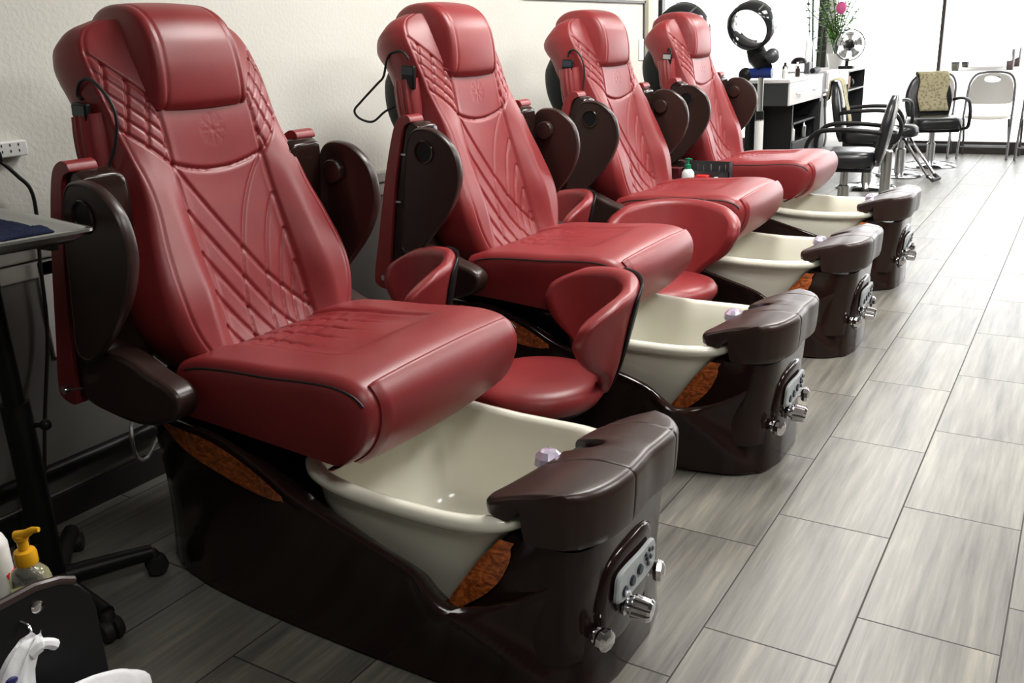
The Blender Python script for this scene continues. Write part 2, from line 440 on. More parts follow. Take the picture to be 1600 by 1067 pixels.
def chair_footrest(t):
    y0, y1 = -.268, .222
    n = 100; ys = (y0+y1)/2 + (y1-y0)/2*np.sin(np.linspace(-1, 1, n)*PI/2)
    S1, S2 = -.098, .128
    ys = np.unique(np.concatenate([ys, S1+np.array([-.004,-.0015,.0015,.004]), S2+np.array([-.004,-.0015,.0015,.004]), np.linspace(-.035, .045, 18)]))
    rings = []
    for y in ys:
        q = abs(y-(y0+y1)/2)/((y1-y0)/2)
        xf = float(smooth_ip(y, [-.268,-.262,-.25,-.23,-.20,-.17,-.13,-.05,0,.07,.12,.155,.185,.205,.216,.222], [-.195,-.162,-.136,-.114,-.097,-.087,-.080,-.080,-.083,-.080,-.081,-.087,-.102,-.122,-.145,-.175]))
        xr = float(smooth_ip(y, [-.268,-.262,-.25,-.20,-.12,-.06,0,.06,.12,.17,.20,.222], [-.328,-.336,-.339,-.325,-.302,-.288,-.290,-.288,-.270,-.238,-.208,-.17]))
        xr = xr+.088*math.sqrt(max(1-((y-.004)/.034)**2, 0))  # slot for the sprayer
        zt = lambda x: .503-.006*q*q-.046*sstep(-.14, -.37, x)
        drop = .006*sstep(.965, 1, q)
        gr = .0028*(math.exp(-((y-S1)/.0024)**2)+math.exp(-((y-S2)/.0024)**2))
        P = []
        for u in np.linspace(0, 1, 16):
            x = xr+.006+(xf-.022-xr-.006)*u; P.append((x, y, zt(x)-drop-gr+.004*math.sin(PI*u)))
        zc = zt(xf)-drop
        for a in (20, 45, 70, 90):
            P.append((xf-.022+(.022-gr)*math.sin(math.radians(a)), y, zc-.022+(.022-gr)*math.cos(math.radians(a))))
        zb = .375+.008*(1-q)
        P += [(xf-gr-.001, y, zc-.06), (xf-.004-gr, y, zb+.02), (xf-.008, y, zb+.003), (xf-.014, y, zb)]
        P += [(xf-.045, y, zb), (xf-.052, y, zb+.006), (xf-.056, y, zb+.03), (xf-.060, y, .445), (xf-.070, y, .460), (min(xf-.10, xr+.05), y, zt(xr)-.040)]
        P += [(xr+.014, y, zt(xr)-.037), (xr+.003, y, zt(xr)-.032), (xr, y, zt(xr)-.016), (xr+.001, y, zt(xr)-.006-drop)]
        rings.append(P)
    fr = MB().loft(rings).build('foot_rest', M_BROWNSAT, t, angle=50)
    # well behind the foot rest holding the sprayer, and the crystal sprayer head
    MB().lathe([(.0, .0), (.030, .0), (.034, .008), (.030, .012), (.0, .012)], 24, (-.246, .006, .452)).build('sprayer_well', M_BLACK, fr)
    sh = MB().lathe([(.007, -.03), (.012, 0), (.026, .008), (.033, .024), (.030, .042), (.018, .054), (.0, .058)], 10, (-.306, YC-.030, .425)).build('shower_head', M_CRYSTAL, t, angle=10)
    MB().tube([(-.300, YC-.035, .415), (-.288, YC-.035, .40), (-.25, YC-.035, .395)], .008, 10).build('hose_stub', M_CHROME, sh)

def chair_controls(t):
    pod = MB()
    prof = spl([(-.115,.30),(-.02,.318),(.075,.31),(.115,.25),(.10,.17),(.03,.10),(-.07,.085),(-.135,.125),(-.150,.21)], 40, True)
    rings = []
    for k, (ins, dx) in enumerate([(0, 0), (0, .006), (.95, .012), (.86, .015)]):
        c = prof.mean(0); q = prof if k < 2 else c+(prof-c)*ins
        rings.append([(-.128+dx+ip(z, [.08,.32], [0,.012])-.35*(y*y), YC-.01+y, z) for y, z in q])
    p = pod.loft(rings).build('control_pod', M_BROWN, t, angle=50)
    rings = []
    pl = spl([(-.105,.205),(-.115,.24),(-.100,.277),(.0,.281),(.06,.279),(.076,.245),(.066,.208),(-.02,.203)], 44, True); c = pl.mean(0)
    for ins, dx in ((1, 0), (1, .006), (.96, .009), (.9, .009)):
        rings.append([(-.107+dx-.35*(y*y)+ip(z, [.08,.32], [0,.012]), YC-.01+y, z) for y, z in (c+(pl-c)*ins)])
    cp = MB().loft(rings).build('control_panel', M_GREY, t, angle=45)
    def fx(y, z): return -.0985-.35*y*y+ip(z, [.08,.32], [0,.012])
    for (y, z, r) in [(-.083,.226,.0125),(-.048,.232,.0125),(-.012,.240,.0125),(.016,.262,.006),(.034,.266,.006),(.050,.260,.006),(.024,.248,.006),(.042,.244,.006),(.030,.232,.006)]:
        MB().lathe([(0,-.002),(r,-.002),(r,.002),(r*.8,.004),(0,.0045)], 14, (fx(y, z), YC-.01+y, z), (1,0,0)).build('button', M_BTN, cp)
    ax = Vector((1, .10, -.12)).normalized(); c0 = Vector((-.112, -.078, .168))
    kn = MB().lathe([(0,0),(.026,0),(.027,.006),(.021,.010),(.021,.018),(.026,.024)], 24, c0, ax)
    n = 36; rings = []; a = ax.orthogonal().normalized(); b = ax.cross(a)
    for h, r in ((.018,.024),(.022,.029),(.055,.027),(.062,.022),(.064,.001)):
        rings.append([tuple(c0+ax*h+(a*math.cos(2*PI*j/n)+b*math.sin(2*PI*j/n))*(r*(1-.10*(j % 4 < 2)) if r > .01 else r)) for j in range(n)])
    kn.loft(rings).build('jet_knob', M_CHROME, t, angle=25)
    for (c0, ax) in (((-.126, -.196, .158), (1,-.35,0)), ((-.118, .052, .180), (1,.2,0))):
        MB().lathe([(0,0),(.018,0),(.018,.005),(.012,.007),(.012,.014),(.023,.018),(.026,.026),(.024,.036),(.013,.042),(0,.043)], 10, c0, ax).build('valve_knob', M_CHROME, t, angle=20)

def chair_seat(t):
    hw = .308
    top = spl([(-1.16,.645),(-1.08,.664),(-.98,.672),(-.85,.676),(-.73,.684),(-.655,.683),(-.602,.668),(-.574,.635),(-.570,.595),(-.584,.550),(-.617,.507),(-.672,.470)], 120)
    bot = spl([(-1.16,.505),(-1.05,.500),(-.95,.492),(-.85,.485),(-.75,.478),(-.70,.474),(-.690,.474),(-.685,.473),(-.682,.472),(-.679,.471),(-.676,.469)], 120)
    ny = 121; ys = np.linspace(-1, 1, ny)
    rings = []
    for (xt, zt), (xb, zb), s in zip(top, bot, np.linspace(0, 1, 120)):
        d = np.array([xt-xb, zt-zb]); L = np.hypot(*d); nx = d/max(L, 1e-6)
        h = hw-.012*sstep(.75, 1, s)
        P = []
        for q in ys:
            y = q*h; e = h-abs(y); r = .035
            off = 0. if e > r else -(r-math.sqrt(max(r*r-(r-e)**2, 0)))
            off += .012*(1-(abs(q))**2.2)-.006
            a = abs(y)
            # bolsters either side of the dished, quilted middle
            if xt < -.72 and s < .62:
                k = sstep(-.72, -.78, xt)
                off += k*(-.016*(1-sstep(.12, .20, a)))
                off -= k*.006*math.exp(-((a-(.165+.05*(xt+1.0)))/.006)**2)
                for j in range(5):
                    xc = -1.10+.055*j+.30*a*a*4
                    off -= k*.007*math.exp(-((xt-xc)/.007)**2)*(1-sstep(.13, .16, a))*sstep(.5, .0, j/9)
                for yy in (-.09, -.03, .03, .09):
                    yc = yy*(1+1.0*(xt+1.12)); off -= k*.006*math.exp(-((y-yc)/.005)**2)*sstep(-.82, -.95, xt)
            P.append((xt+nx[0]*off, YC+y, zt+nx[1]*off))
        wl = np.linspace(0, 1, 9)[1:-1]
        up = P[-1]; lo = (xb, YC+h-.012, zb)
        for w in wl: P.append((up[0]+(lo[0]-up[0])*w, YC+h+(.004*math.sin(PI*w))-.012*w*w, up[2]+(lo[2]-up[2])*w))
        for q in (1, .5, 0, -.5, -1): P.append((xb, YC+q*(h-.012), zb))
        for w in wl[::-1]: P.append((up[0]+(lo[0]-up[0])*w, YC-h-(.004*math.sin(PI*w))+.012*w*w, up[2]+(lo[2]-up[2])*w))
        rings.append(P)
    seat = MB().loft(rings).build('seat', M_LEATHER, t, angle=55)
    # dark piping along both upper edges
    for sg in (-1, 1):
        pts = [(x, YC+sg*(hw-.006), z-.024) for x, z in top[4:72:3]]
        MB().tube(pts, .0032, 6).build('piping', M_RUBBER, seat)
    # waterfall flap over the front
    k0 = 66; path = top[k0:118]; g_o, g_i = [], []
    nrm = []
    for i in range(len(path)):
        a = path[max(i-1, 0)]; b = path[min(i+1, len(path)-1)]; tt = (b-a)/np.linalg.norm(b-a); nrm.append((-tt[1], tt[0]))
    rings = []
    yy = np.linspace(-1, 1, 41)
    for i, ((x, z), (nx, nz)) in enumerate(zip(path, nrm)):
        edge = min(i, len(path)-1-i); th = .017 if edge > 2 else (.015, .017, .017)[edge]-.004*(edge == 0)
        P = []
        for q in yy:
            a = abs(q)*.268; e = .268-a
            rr = 0 if e > .008 else -(.008-math.sqrt(max(.008**2-(.008-e)**2, 0)))
            o = th+.012*(1-abs(q)**2.2)-.006+rr
            gv = .003*math.exp(-((a-.245)/.003)**2)
            P.append((x+nx*(o-gv), YC+q*.268, z+nz*(o-gv)))
        for q in yy[::-1]: P.append((x-nx*.02, YC+q*.266, z-nz*.02))
        rings.append(P)
    MB().loft(rings).build('front_flap', M_LEATHER, t, angle=60)
    MB().box(-1.20, -.78, YC-.20, YC+.20, .44, .52).box(-1.28, -1.14, YC-.25, YC+.25, .44, .60).build('seat_frame', M_BLACK, t, bevel=.01)

SPZ = [.54,.60,.66,.83,1.06,1.22,1.32,1.40,1.43]
SPX = [-1.125,-1.145,-1.175,-1.228,-1.288,-1.318,-1.352,-1.395,-1.42]
def quilt(y, z):
    """depth of the seams of the back cushion at (y, z), local"""
    d = np.zeros_like(y); a = np.abs(y)
    g = lambda dist, w, dep: dep*np.exp(-(dist/w)**2)
    zs = 1.086-.028*(1-(np.clip(a, 0, .147)/.147)**2)
    d += g(z-zs, .0055, .008)*(a < .150)                       # under the neck panel
    d += g(a-.146, .0055, .007)*(z < 1.24)*(z > .56)            # sides of centre strip
    low = (z < zs)*(a < .146)
    for z0 in (1.085, .972, .868, .772, .685):
        t = np.clip(z0-z, 0, None)
        yc = -.146+.62*t+.25*np.clip(t-.30, 0, None)
        d += g((y-yc)*.85, .0045, .0065)*low*(z < z0)
    for z0, am in ((1.085, .155), (.975, .10), (.88, .075), (.79, .06), (.70, .045)):
        t = np.clip(z0-z, 0, None)
        yc = .144-am*1.15*(1-np.exp(-t/.20))-.10*t
        d += g((y-yc)*.95, .0042, .0052)*low*(z < z0)
    # shoulder diamonds
    up = 1.292-.75*(a-.15)*0
    z_hi = 1.235+1.15*(a-.150); z_lo = 1.085+.92*(a-.150)
    ins = (z < z_hi+.002)*(z > z_lo-.002)*(a > .148)*(a < .270)
    d += g((z-z_hi)*.75, .005, .006)*(a > .148)*(a < .270)+g((z-z_lo)*.8, .005, .006)*(a > .148)*(a < .270)
    for k in range(1, 4):
        zz = z_lo+(z_hi-z_lo)*k/4
        d += g((z-zz)*.72, .0036, .0042)*ins
    for k in range(-3, 9):
        yy = a-(.150+.048*k)+.36*(z-1.14)
        d += g(yy*.94, .0042, .0055)*ins
    # pressed star emblem on the neck panel
    ey, ez = y-.005, z-1.155
    r = np.hypot(ey, ez); em = (r < .042)*(a < .14)
    for k in range(4):
        th = PI/4*k+PI/8*0
        dist = np.abs(-ey*math.sin(th)+ez*math.cos(th)); al = np.abs(ey*math.cos(th)+ez*math.sin(th))
        d += g(dist, .003, .0006)*em
        d += (g(al-.020-dist*.9, .003, .0005)+g(al-.031-dist*.9, .003, .0005))*em*(dist < .013)
    return d

def chair_back(t):
    nz = 236
    zz = np.concatenate([np.linspace(.545, 1.375, nz-14), 1.375+.052*np.sin(np.linspace(0, 1, 15)[1:]*PI/2)])
    HW = smooth_ip(zz, [.54,.57,.60,.66,.72,.80,.90,1.0,1.1,1.2,1.3,1.36,1.39,1.41,1.428], [.185,.228,.258,.294,.313,.317,.298,.270,.257,.260,.264,.258,.244,.222,.18])
    D = ip(zz, [.54,.62,.8,1.0,1.1,1.2,1.3,1.38,1.415,1.428], [.14,.19,.19,.16,.148,.152,.152,.135,.09,.04])
    B = smooth_ip(zz, [.54,.62,.75,.90,1.05,1.15,1.25,1.428], [.005,.040,.064,.050,.026,.008,-.002,-.02])
    ny = 181; q = np.sin(np.linspace(-1, 1, ny)*PI/2*.98)/math.sin(PI/2*.98)*.55+np.linspace(-1, 1, ny)*.45
    rings = []
    for i, z in enumerate(zz):
        hw = HW[i]; y = q*hw; a = np.abs(y); x0 = float(smooth_ip(z, SPZ, SPX))
        b = B[i]
        d = b*np.sin(np.clip((a-.115)/(.105), 0, 1)*PI/2)**2-.010*(1-(np.clip(a, 0, .15)/.15)**2)*float(1-.7*sstep(1.0, 1.2, z))
        d = d-.034*float(sstep(1.02, 1.2, z))*np.clip((a-.15)/.11, 0, 1)**1.3
        r = float(ip(z, [.56,.8,1.0,1.1], [.06,.05,.030,.014])); e = hw-a
        d = d-np.where(e < r, r-np.sqrt(np.clip(r*r-(r-e)**2, 0, None)), 0)*.9
        zarr = np.full_like(y, z)
        d = d-.003*np.exp(-((e-r*.75)/.004)**2)
        d = d-quilt(y, zarr)*sstep(.004, .016, e)
        P = [(x0+dd, yy, z) for dd, yy in zip(d, y)]
        xe = P[-1][0]; dp = D[i]
        zd = -.062*sstep(1.22, 1.40, z)    # crown slopes down towards the rear
        tt = np.linspace(0, 1, 12)[1:]
        side = [(xe-dp*s, hw+(.012*math.sin(PI*s))-.03*s**4, z+zd*s**2.4) for s in tt]
        back = [(xe-dp-.012*math.sin(PI*s), (hw-.03)*(1-2*s), z+zd) for s in np.linspace(0, 1, 9)[1:-1]]
        side2 = [(x, -yv, zv) for x, yv, zv in side[::-1]]
        rings.append(P+side+back+side2)
    br = MB().loft(rings).build('backrest', M_LEATHER, t, angle=60)
    # head cushion, sewn over the top of the back
    path = spl([(-1.316,1.214),(-1.300,1.235),(-1.296,1.28),(-1.300,1.33),(-1.313,1.38),(-1.345,1.427),(-1.395,1.455),(-1.455,1.462),(-1.515,1.452),(-1.56,1.42),(-1.575,1.37)], 80)
    rings = []
    for i, (x, z) in enumerate(path):
        a, b = path[max(i-1, 0)], path[min(i+1, 79)]; tt = (b-a)/np.linalg.norm(b-a); nx, nz_ = tt[1], -tt[0]
        nx, nz_ = (nx, nz_) if True else (0, 0)
        u = i/79
        w = ip(u, [0,.25,.5,.7,1], [.152,.143,.136,.130,.118])
        dep = ip(u, [0,.06,.3,.6,1], [.03,.07,.11,.12,.11])
        P = []
        for s in np.linspace(-1, 1, 61):
            y = s*w; e = w-abs(y); r = .022
            o = .006*(1-s*s)-(0 if e > r else (r-math.sqrt(max(r*r-(r-e)**2, 0))))
            o -= .0035*math.exp(-((abs(y)-(w-.030))/.0035)**2)
            P.append((x+nx*o, y, z+nz_*o))
        for s in np.linspace(0, 1, 8)[1:]:
            P.append((x-nx*(.022+dep*s), w+.008*math.sin(PI*s)+.012*s, z-nz_*(.022+dep*s)))
        for s in np.linspace(0, 1, 8)[1:][::-1]:
            P.append((x-nx*(.022+dep*s), -(w+.008*math.sin(PI*s)+.012*s), z-nz_*(.022+dep*s)))
        rings.append(P)
    MB().loft([[(x, y-.009, z) for x, y, z in g] for g in rings]).build('headrest', M_LEATHER, t, angle=60)
    # dark outer shell behind the back
    rings = []
    for z in np.linspace(.80, 1.385, 30):
        u = (z-.80)/.585; k = math.sin(PI*min(max(u, .03), .97))**.45
        xb = float(smooth_ip(z, SPZ, SPX))-.10
        rings.append([(xb-(float(ip(z, [.8,1.0,1.2,1.3,1.385], [.17,.235,.262,.225,.15]))*k)*max(math.cos(th), 0)**.7, (.238*k)*math.sin(th), z) for th in np.linspace(-PI/2, PI/2, 25)]+[(xb+.01, .215*k, z), (xb+.01, -.215*k, z)])
    MB().loft(rings).build('back_shell', M_SHELL, t, angle=60)
    # gathered pocket on the near side panel
    rings = []
    for i, z in enumerate(np.linspace(1.035, 1.212, 22)):
        u = i/21; xc = ip(z, [1.035,1.205], [-1.400,-1.420]); hwid = ip(u, [0,.2,.8,1], [.040,.05,.052,.05])
        P = []
        for s in np.linspace(-1, 1, 41):
            bul = (1-s*s)**.6*(.034+.010*math.sin(PI*u))+.003*math.sin(s*17+2*u)*(1-abs(s))
            P.append((xc+s*hwid, -.264-ip(z, [1.0,1.1,1.2], [.006,.002,.0])-bul, z+(.006*s if u > .9 else 0)))
        P += [(xc+hwid, -.235, z), (xc-hwid, -.235, z)]
        rings.append(P)
    pk = MB().loft(rings).build('side_pocket', M_LEATHER, br, angle=70)

def chair_arms(t):
    YA = -.032
    tray_pts = [(-1.270,1.072),(-1.230,1.086),(-1.170,1.074),(-1.112,1.025),(-1.090,.955),(-1.100,.89),(-1.140,.815),(-1.215,.732),(-1.278,.675),(-1.318,.660),(-1.346,.682),(-1.336,.76),(-1.318,.88),(-1.295,1.02)]
    body = [(-1.338,1.05),(-1.328,1.086),(-1.306,1.100),(-1.280,1.092),(-1.268,1.06),(-1.290,.88),(-1.302,.72),(-1.285,.66),(-1.30,.56),(-1.40,.535),(-1.452,.555),(-1.43,.66),(-1.39,.86)]
    pad = [(-1.292,1.100),(-1.300,1.118),(-1.325,1.120),(-1.358,1.092),(-1.392,1.00),(-1.428,.87),(-1.468,.70),(-1.500,.565),(-1.488,.530),(-1.445,.520),(-1.432,.545),(-1.418,.66),(-1.382,.86),(-1.338,1.04),(-1.322,1.082),(-1.306,1.094)]
    brk = [(-1.34,.67),(-1.285,.680),(-1.225,.672),(-1.15,.640),(-1.085,.618),(-1.060,.592),(-1.070,.555),(-1.105,.530),(-1.20,.505),(-1.31,.512),(-1.41,.540),(-1.40,.62)]
    for sg in (-1, 1):
        Y = lambda v: YA+sg*v
        p2 = spl(body, 60, True)
        rings = []
        c = p2.mean(0)
        for d, k in ((.256,.80),(.258,.87),(.264,.93),(.273,.97),(.286,.993),(.302,1),(.365,1),(.380,.985)):
            rings.append([(c[0]+(x-c[0])*k, Y(d), c[1]+(z-c[1])*k) for x, z in p2])
        arm = MB().loft(rings).build('armrest', M_BROWN, t, angle=40)
        MB().prism([tuple(p) for p in spl(pad, 70, True)], 'y', Y(.318), Y(.392)).build('arm_pad', M_LEATHER, arm, bevel=.012, seg=3)
        tp = spl(tray_pts, 70, True); c = tp.mean(0); rings = []
        for d, k in ((.392,.95),(.394,.98),(.399,.995),(.405,1.0),(.414,1.0),(.420,.992),(.4235,.975),(.4235,.96),(.4215,.952),(.4215,.5)):
            rings.append([(c[0]+(x-c[0])*k, Y(d), c[1]+(z-c[1])*k) for x, z in tp])
        tr = MB().loft(rings).build('tray', M_BROWNSAT, t, angle=40)
        MB().tube([(-1.335, Y(.375), .70), (-1.335, Y(.402), .70)], .012, 14).build('tray_hinge', M_BROWN, tr)
        cx, cz = -1.222, 1.008
        # cup holder: a ring round a flat black disc painting the recess's shade, its round bottom showing on the inner face
        ax = (0, sg, 0)
        MB().lathe([(.030,0),(.036,.0),(.038,.003),(.036,.005),(.031,.004),(.030,.0)], 32, (cx, Y(.4215), cz), ax).build('cup_ring', M_BROWN, tr)
        MB().lathe([(0,0),(.031,0),(.031,.0012),(0,.0012)], 32, (cx, Y(.4215), cz), ax).build('cup_shade_disc', M_BLACK, tr)
        MB().lathe([(.035,0),(.034,-.022),(.031,-.027),(.020,-.028),(0,-.028)], 32, (cx-.006, Y(.398), cz-.006), ax).build('cup_bottom', M_BROWNSAT, tr, angle=30)
        MB().prism([tuple(p) for p in spl(brk, 60, True)], 'y', Y(.318), Y(.385)).build('arm_bracket', M_BROWNSAT, t, bevel=.02, seg=4)
        MB().tube([(-1.44, Y(.405), .568), (-1.44, Y(.418), .568)], .010, 12).tube([(-1.44, Y(.412), .568), (-1.36, Y(.412), .585)], .0035, 8).build('pivot_bolt', M_CHROME, arm)
        for zc, xc in ((.99, -1.348), (.83, -1.385)):
            MB().box(xc-.005, xc+.022, Y(.382)-.003, Y(.382)+.003, zc, zc+.006).build('metal_clip', M_STEEL, arm, smooth=False)

def make_chair():
    t = empty('pedicure_chair', (0, 0, 0))
    chair_base(t); chair_basin(t); chair_footrest(t); chair_controls(t); chair_seat(t); chair_back(t); chair_arms(t)
    return t

CHAIRS = [(.013, -.147), (.022, 1.075), (-.005, 2.315), (-.031, 3.523)]
CH_LABEL = ['red quilted pedicure spa chair nearest the camera with the whole cream basin in view',
            'second red pedicure spa chair from the camera with a loose black cord behind it',
            'third red pedicure spa chair, between the second one and the far end of the row',
            'farthest red pedicure spa chair in the row, closest to the bright shop window']
UPPER = ('backrest', 'headrest', 'back_shell')
BACK_DZ = [-.004, .016, .003, .002]
proto = make_chair()
for i, (x, y) in enumerate(CHAIRS):
    c = proto if i == 0 else copy_tree(proto)
    c.location = (x, y, 0)
    tag(c, CH_LABEL[i], 'pedicure chair', 'red pedicure spa chairs in a row')
    for ch in c.children:
        if ch.name.split('.')[0] in UPPER: ch.location.z = BACK_DZ[i]
# ------------------------------------------------------------------ remote controls in the chair pockets
def remote(i, pts, loop, label):
    ox, oy = CHAIRS[i]
    x, y, z = pts
    t = empty('remote_control', (ox+x, oy+y, z-.045)); tag(t, label, 'remote control', 'black massage remotes in the chair pockets')
    MB().box(-.027, .027, -.009, .009, 0, .078).build('handset', M_BLACK, t, bevel=.005, rot=(0, .08, 0))
    MB().box(-.022, .022, -.0115, -.009, .048, .072).build('display', M_STEEL if i == 3 else M_BTN, t, smooth=False, rot=(0, .08, 0))
    P = [(px-x, py-y, pz-z+.045) for px, py, pz in loop]
    MB().tube(spl(P, 60), .0042, 8).build('cord', M_RUBBER, t)
remote(0, (-1.418, -.284, 1.205), [(-1.418,-.275,1.245),(-1.43,-.277,1.256),(-1.408,-.279,1.284),(-1.368,-.281,1.290),(-1.322,-.284,1.263),(-1.296,-.284,1.23),(-1.294,-.282,1.194),(-1.315,-.280,1.142),(-1.341,-.285,1.097),(-1.356,-.29,1.045)],
       'black remote with a looped cord in the side pocket of the nearest chair')
remote(1, (-1.397, -.284, 1.242), [(-1.397,-.273,1.290),(-1.40,-.275,1.302),(-1.428,-.275,1.322),(-1.48,-.277,1.308),(-1.505,-.28,1.242),(-1.535,-.28,1.217),(-1.617,-.28,1.156),(-1.651,-.28,1.125),(-1.63,-.28,1.098),(-1.572,-.28,1.087),(-1.515,-.28,1.120),(-1.475,-.27,1.14)],
       'black remote in the second chair pocket, its cord hanging loose behind')
remote(2, (-1.420, -.284, 1.222), [(-1.42,-.272,1.265),(-1.415,-.274,1.285),(-1.395,-.276,1.295),(-1.37,-.278,1.285),(-1.345,-.278,1.25),(-1.335,-.278,1.19),(-1.345,-.285,1.10),(-1.352,-.29,1.05)],
       'black remote in the side pocket of the third chair from the camera')
remote(3, (-1.410, -.284, 1.215), [(-1.41,-.272,1.258),(-1.405,-.274,1.272),(-1.39,-.277,1.262),(-1.38,-.279,1.20),(-1.38,-.285,1.10)],
       'black remote with a pale face in the pocket of the farthest chair')

# ------------------------------------------------------------------ low pedicure stools
def make_stool():
    t = empty('pedicure_stool', (0, 0, 0))
    prof = [(.0,.302),(.150,.302),(.182,.315),(.200,.342),(.199,.362),(.186,.380),(.160,.390),(.10,.395),(0,.393)]
    rings = []
    for r, h in prof:
        rings.append([(max(r, .001)*(1.0 if math.cos(a) > 0 else 1.06)*math.cos(a), max(r, .001)*math.sin(a), h) for a in np.linspace(0, 2*PI, 48, endpoint=False)])
    MB().loft(rings).build('seat', M_LEATHER, t, angle=70)
    MB().lathe([(0,.285),(.13,.285),(.165,.30),(.165,.306),(0,.306)], 36).build('seat_pan', M_BLACK, t)
    def wid(u): return float(smooth_ip(u, [0,.08,.2,.4,.62,.82,.93,1], [.40,.43,.56,.84,1.0,1.02,.92,.66]))
    def patch(r_in, r_out, nm, m, tmin=0, shrink=1.0, rnd=.02):
        rings = []
        for u in np.linspace(tmin, 1, 40):
            w = wid(u)*1.28*shrink; R = .180+.095*u**.8; z0 = .345+.330*u
            th = np.linspace(-w, w, 41); P = []
            edge_u = min(1, (1-u)/.06+.25)
            tk = (r_out-r_in)*(edge_u**.5)
            mid = R+(r_in+r_out)/2
            for a in th:
                e = (w-abs(a))*R; k = min(1, math.sqrt(max(e, 0)/rnd+.05))
                rr = mid-tk/2*k; P.append((rr*math.cos(a), rr*math.sin(a), z0-.05*(a/1.28)**2*u))
            for a in th[::-1]:
                e = (w-abs(a))*R; k = min(1, math.sqrt(max(e, 0)/rnd+.05))
                rr = mid+tk/2*k; P.append((rr*math.cos(a), rr*math.sin(a), z0-.05*(a/1.28)**2*u))
            rings.append(P)
        return MB().loft(rings).build(nm, m, t, angle=75)
    patch(-.020, .030, 'backrest', M_LEATHER)
    patch(.030, .040, 'back_plate', M_BLACK, .0, .42, .006)
    MB().lathe([(0,.06),(.024,.06),(.024,.19),(.016,.19),(.016,.29),(0,.29)], 20).build('post', M_CHROME, t)
    MB().lathe([(0,.045),(.045,.045),(.04,.065),(.028,.085),(0,.085)], 24).build('hub', M_BLACK, t)
    for k in range(5):
        a = 2*PI*k/5+.3; c, s = math.cos(a), math.sin(a)
        lg = MB().tube([(.03*c,.03*s,.068),(.12*c,.12*s,.062),(.20*c,.20*s,.05)], [.016,.014,.011], 10).build('leg', M_BLACK, t)
        MB().lathe([(0,-.02),(.022,-.02),(.024,-.012),(.024,-.004),(.014,0),(.024,.004),(.024,.012),(.022,.02),(0,.02)], 18, (.205*c,.205*s,.0245), (-s, c, 0)).build('caster', M_RUBBER, lg)
    return t
st0 = make_stool()
for i, (x, y, deg, lab) in enumerate([
        (-.685, .430, 38, 'low red stool nearest the camera, its seat beside the first cream basin'),
        (-1.225, .345, 45, 'low red stool between the first two chairs, only its backrest showing'),
        (-.765, 1.635, 104, 'low red stool with its wide backrest towards the wall, beside the third chair'),
        (-1.37, 1.585, 45, 'low red stool by the third chair armrest, partly behind another stool')]):
    s_ = st0 if i == 0 else copy_tree(st0)
    s_.location = (x, y, 0); s_.rotation_euler.z = math.radians(deg)
    if i in (1, 3): s_.scale = (.88, .88, 1.06)
    tag(s_, lab, 'stool', 'low red pedicure stools between the chairs')

# ------------------------------------------------------------------ things on the wall, left
def wall_things():
    X = -1.886
    p = MB().box(X-.002, X+.006, -.335, -.035, .505, .79).build('access_panel', M_WHITEP, bevel=.002)
    tag(p, 'white square access panel on the grey lower wall behind the nearest chair', 'panel')
    t = empty('power_strip', (-1.90, -.375, 1.09)); tag(t, 'white outlet adapter with plugged cords on the wall at left', 'power strip')
    MB().box(.0, .034, -.10, .075, 0, .042).build('housing', M_WHITEP, t, bevel=.004)
    for k in range(3):
        for dz in (.012, .028):
            MB().box(.034, .0348, .0+.024*k, .003+.024*k, dz, dz+.007).build('slot', M_BLACK, t, smooth=False)
    pl = MB().box(.0, .006, -.11, .01, .04, .075).build('wall_plate', M_IVORY, t, bevel=.002)
    for k, (y, pts) in enumerate([(-.03, [(.045,-.03,.005),(.05,-.005,-.02),(.05,.02,-.05),(.048,.05,-.09),(.045,.055,-.16),(.04,.04,-.30),(.04,.02,-.50),(.07,-.06,-.75),(.08,-.12,-1.0),(.08,-.15,-1.075)]),
                                  (-.05, [(.045,-.05,.005),(.05,-.045,-.04),(.05,-.075,-.10),(.05,-.10,-.20),(.05,-.11,-.45),(.08,-.16,-.9),(.08,-.22,-1.075)])]):
        MB().box(.034, .062, y-.014, y+.014, -.008, .02).build('plug', M_BLACK, t, bevel=.004)
        MB().tube(spl(pts, 60), .0055, 8).build('cord', M_RUBBER, t)
    sw = MB().box(-1.90, -1.893, 3.885, 3.955, 1.20, 1.33).build('switch_plate', M_WHITEP, bevel=.002)
    tag(sw, 'white switch plate on the wall beside the cream door frame', 'switch')
    b = MB().tube([(-1.872, -4.0, .175), (-1.872, -.10, .175), (-1.872, 3.9, .175)], .022, 14).build('bumper_pipe', M_BLACK)
    tag(b, 'black pipe running along the foot of the wall behind the chairs', 'pipe')
    h = MB().tube(spl([(-1.85,-.06,.24),(-1.76,-.20,.275),(-1.70,-.255,.26),(-1.69,-.262,.21),(-1.70,-.24,.175),(-1.72,-.20,.165),(-1.80,-.10,.17)], 50), .006, 10).build('drain_hose', M_STEEL)
    tag(h, 'thin looped grey hose behind the base of the nearest chair', 'hose')
wall_things()

